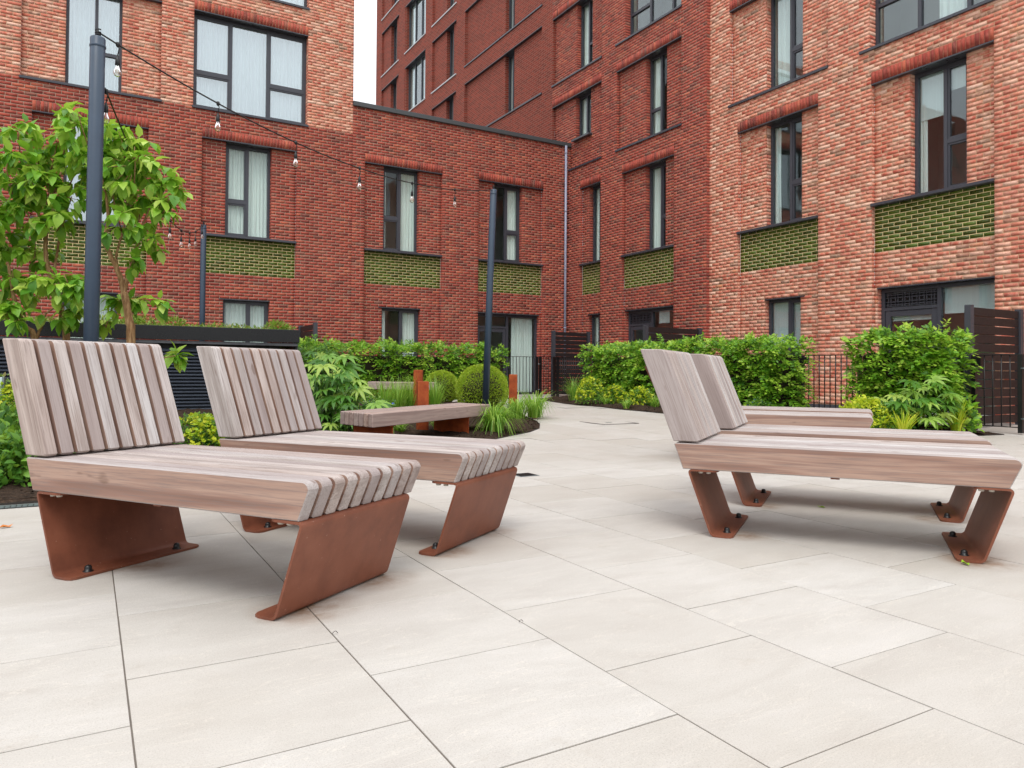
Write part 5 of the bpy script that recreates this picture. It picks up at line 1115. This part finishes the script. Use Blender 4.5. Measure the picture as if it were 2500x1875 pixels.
# ---- mounding leafy plants
def mound(name, label, pos, r, h, n, size, mat, group=None, flowers=0, fl_mat='blue', cap=None, tpl=T_OVAL, cat='plant'):
    t = thing(name, label, cat, pos, 0, group); a = rdir(n); a[:, 2] = np.abs(a[:, 2]); rr = 0.45 + 0.55*rng.random(n)**0.5
    lump = 1 + 0.18*np.sin(a[:,0]*6+1)*np.sin(a[:,1]*7); P = a*rr[:, None]*lump[:, None]*np.array((r, r, h)) + np.array((0, 0, 0.02)); D = a*0.7 + rdir(n)*0.6 + np.array((0, 0, 0.15))
    ls = leaves(tpl, P, D, a*0.6+np.array((-.2, -.3, .7))+rdir(n)*0.3, rng.uniform(size[0], size[1], n), 1.0); foliage('leaves', ls, mat, t)
    if cap:
        m = int(n*0.5); a2 = rdir(m); a2[:, 2] = np.abs(a2[:, 2])*1.1+0.15; a2 = unit(a2); c = a2[:: 5]; c = np.repeat(c, 5, 0)[:m] + rdir(m)*0.07; P2 = c*np.array((r, r, h))*1.04
        foliage('flower_heads', leaves(T_OVAL, P2, rdir(m)+np.array((0, 0, 0.3)), np.array((0, 0, 1.0))+rdir(m)*0.4, rng.uniform(0.04, 0.06, m), 1.7), cap, t)
    for k in range(flowers):
        g = rng.uniform(0, 6.28); q = rng.uniform(0.3, 1.0); b = MB()
        for j in range(5): y = j*1.2566; b.add([(0, 0, 0), (0.012*math.cos(y-.5), 0.012*math.sin(y-.5), 0.004), (0.022*math.cos(y), 0.022*math.sin(y), 0.006), (0.012*math.cos(y+.5), 0.012*math.sin(y+.5), 0.004)], [(0, 1, 2, 3)])
        b.build('flower', MT[fl_mat], t, loc=(q*r*math.cos(g), q*r*math.sin(g), h*(1.12-0.5*q*q)), rot=(0.5, -0.3, g))
    MB().tube([(0, 0, -0.05), (0.01, 0, h*0.5)], [0.012, 0.006], 5).build('stem', MT['bark'], t); return t
mound('cranesbill', 'leafy mound with small blue flowers left of the grasses', gp_(912, 10.2), 0.34, 0.42, 900, (0.03, 0.06), 'dkleaf_attr', 'blue-flowered plants', 12)
mound('cranesbill', 'low blue-flowered plant in front of the left end of the low bench', gxy(838, 1078), 0.3, 0.22, 700, (0.03, 0.06), 'dkleaf_attr', 'blue-flowered plants', 9)
mound('cranesbill', 'low plant with blue flowers at the foot of the long right hedge', gp_(1855, 12.4), 0.24, 0.26, 400, (0.03, 0.05), 'dkleaf_attr', 'blue-flowered plants', 7)
GE = 'yellow-green spurge plants'
mound('spurge', 'yellow-flowered spurge at the left edge behind the nearest lounger', gp_(22, 6.9), 0.34, 0.62, 1300, (0.03, 0.055), 'dkleaf_attr', GE, cap='euph_attr')
mound('spurge', 'yellow-green spurge seen between the two left loungers', gp_(495, 7.7), 0.40, 0.32, 1300, (0.03, 0.055), 'dkleaf_attr', GE, cap='euph_attr')
mound('spurge', 'yellow-green spurge mound beside the gate in the right bed', gp_(2108, 10.0), 0.34, 0.46, 1300, (0.025, 0.045), 'euph_attr', GE, cap='euph_attr')
mound('spurge', 'yellow-tipped spurge at the far end of the right bed', gxy(1443, 990), 0.30, 0.52, 1000, (0.03, 0.05), 'dkleaf_attr', GE, cap='euph_attr')
mound('spurge', 'spurge with lime tips in the middle of the right bed', gxy(1503, 990), 0.26, 0.36, 800, (0.03, 0.05), 'dkleaf_attr', GE, cap='euph_attr'); mound('spurge', 'spurge with lime tips in the right bed close to the leaning backrest', gxy(1562, 995), 0.26, 0.36, 800, (0.03, 0.05), 'dkleaf_attr', GE, cap='euph_attr')
GC = 'low glossy-leaved shrubs'
mound('glossy_shrub', 'glossy low shrub spilling to the drain at the left edge', gxy(2, 1184), 0.32, 0.36, 700, (0.06, 0.10), 'dkleaf_attr', GC, tpl=T_BROAD, cat='shrub'); mound('glossy_shrub', 'glossy leafy mound hidden under the nearest lounger', gxy(150, 1130), 0.36, 0.3, 700, (0.06, 0.10), 'dkleaf_attr', GC, tpl=T_BROAD, cat='shrub')
mound('glossy_shrub', 'low shrub with rosettes of glossy leaves behind the nearest lounger', gxy(48, 1190), 0.34, 0.34, 800, (0.06, 0.10), 'dkleaf_attr', GC, tpl=T_BROAD, cat='shrub'); mound('glossy_shrub', 'glossy dark shrub under the yellow spurge at the left edge', gp_(40, 6.4), 0.42, 0.5, 900, (0.06, 0.10), 'dkleaf_attr', GC, tpl=T_BROAD, cat='shrub')
mound('glossy_shrub', 'pale variegated shrub against the louvres at the left edge', gp_(20, 8.2), 0.45, 0.72, 900, (0.04, 0.07), 'sedum_attr', GC, cat='shrub'); mound('glossy_shrub', 'green leafy shrub against the louvres behind the second lounger', gp_(560, 8.4), 0.45, 0.26, 700, (0.05, 0.08), 'dkleaf_attr', GC, tpl=T_BROAD, cat='shrub')
mound('glossy_shrub', 'leafy shrub low behind the farthest lounger of the right row', gp_(2150, 10.1), 0.4, 0.36, 600, (0.06, 0.1), 'dkleaf_attr', GC, tpl=T_BROAD, cat='shrub'); mound('glossy_shrub', 'leafy green plant at the foot of the dark screen post', gp_(2320, 10.3), 0.36, 0.5, 420, (0.07, 0.11), 'horn_attr', GC, tpl=T_BROAD, cat='shrub')
dq = gxy(70, 1182); t = mound('dry_plant', 'withered orange-brown plant at the rear leg of the nearest lounger', (dq[0], dq[1], dq[2]), 0.09, 0.24, 60, (0.04, 0.06), 'sedum_attr', None, cat='plant')
t.children[0].data.materials.clear(); t.children[0].data.materials.append(MT['dead'])

# ---- planted roof of the enclosure
n = 5200; P = np.stack([rng.uniform(EU0, EU1-0.05, n), EV + 0.05 + rng.random(n)**1.5*1.4, EZ - 0.05 + np.zeros(n)], 1); P[:, 2] += 0.10*rng.random(n)*(0.6+0.5*np.sin(P[:,0]*2.3)**2); D = rdir(n)*0.7 + np.array((0, 0, 0.8))
ls = [leaves(T_SLIM, P, D, rdir(n)+np.array((0, -0.5, 0.5)), rng.uniform(0.04, 0.09, n), 1.3)]
for u in (0.2, 0.55, 0.9, 1.3, 2.9, 3.15): 
    m = 160; a = rdir(m); a[:, 2] = np.abs(a[:, 2]); ls.append(leaves(T_SLIM, a*np.array((0.16, 0.16, 0.14))+np.array((u+rng.uniform(-.1, .1), EV+0.25, EZ-0.02)), a+rdir(m)*0.4, a+rdir(m)*0.4, rng.uniform(0.05, 0.1, m), 1.2))
W, F, r = cat_(ls); o = obj('roof_planting', big_mesh('roof_planting', W, F, r), None, MT['sedum_attr']); tag(o, 'low sedum and weeds growing on the roof of the black enclosure', 'sedum', kind='stuff')
# ---- mulch chips
n = 9000; C = []
while len(C) < n:
    P_ = rng.uniform((-1, 5.7), (11, 14.4), (4000, 2)); C += [p for p in P_ if inside(p, BED_MID) or inside(p, BED_R)]
C = np.array(C[:n]); Z = np.array([zg(x, y)+0.045 for x, y in C]); P = np.column_stack([C, Z]); D = rdir(n); D[:, 2] *= 0.4
W, F, r = leaves(T_SLIM, P, D, rdir(n)+np.array((0, 0, 1.0)), rng.uniform(0.015, 0.045, n), 1.8); o = obj('bark_chips', big_mesh('bark_chips', W, F, r), None, MT['soil']); tag(o, 'dark bark chips strewn over the planting beds', 'mulch', kind='stuff')
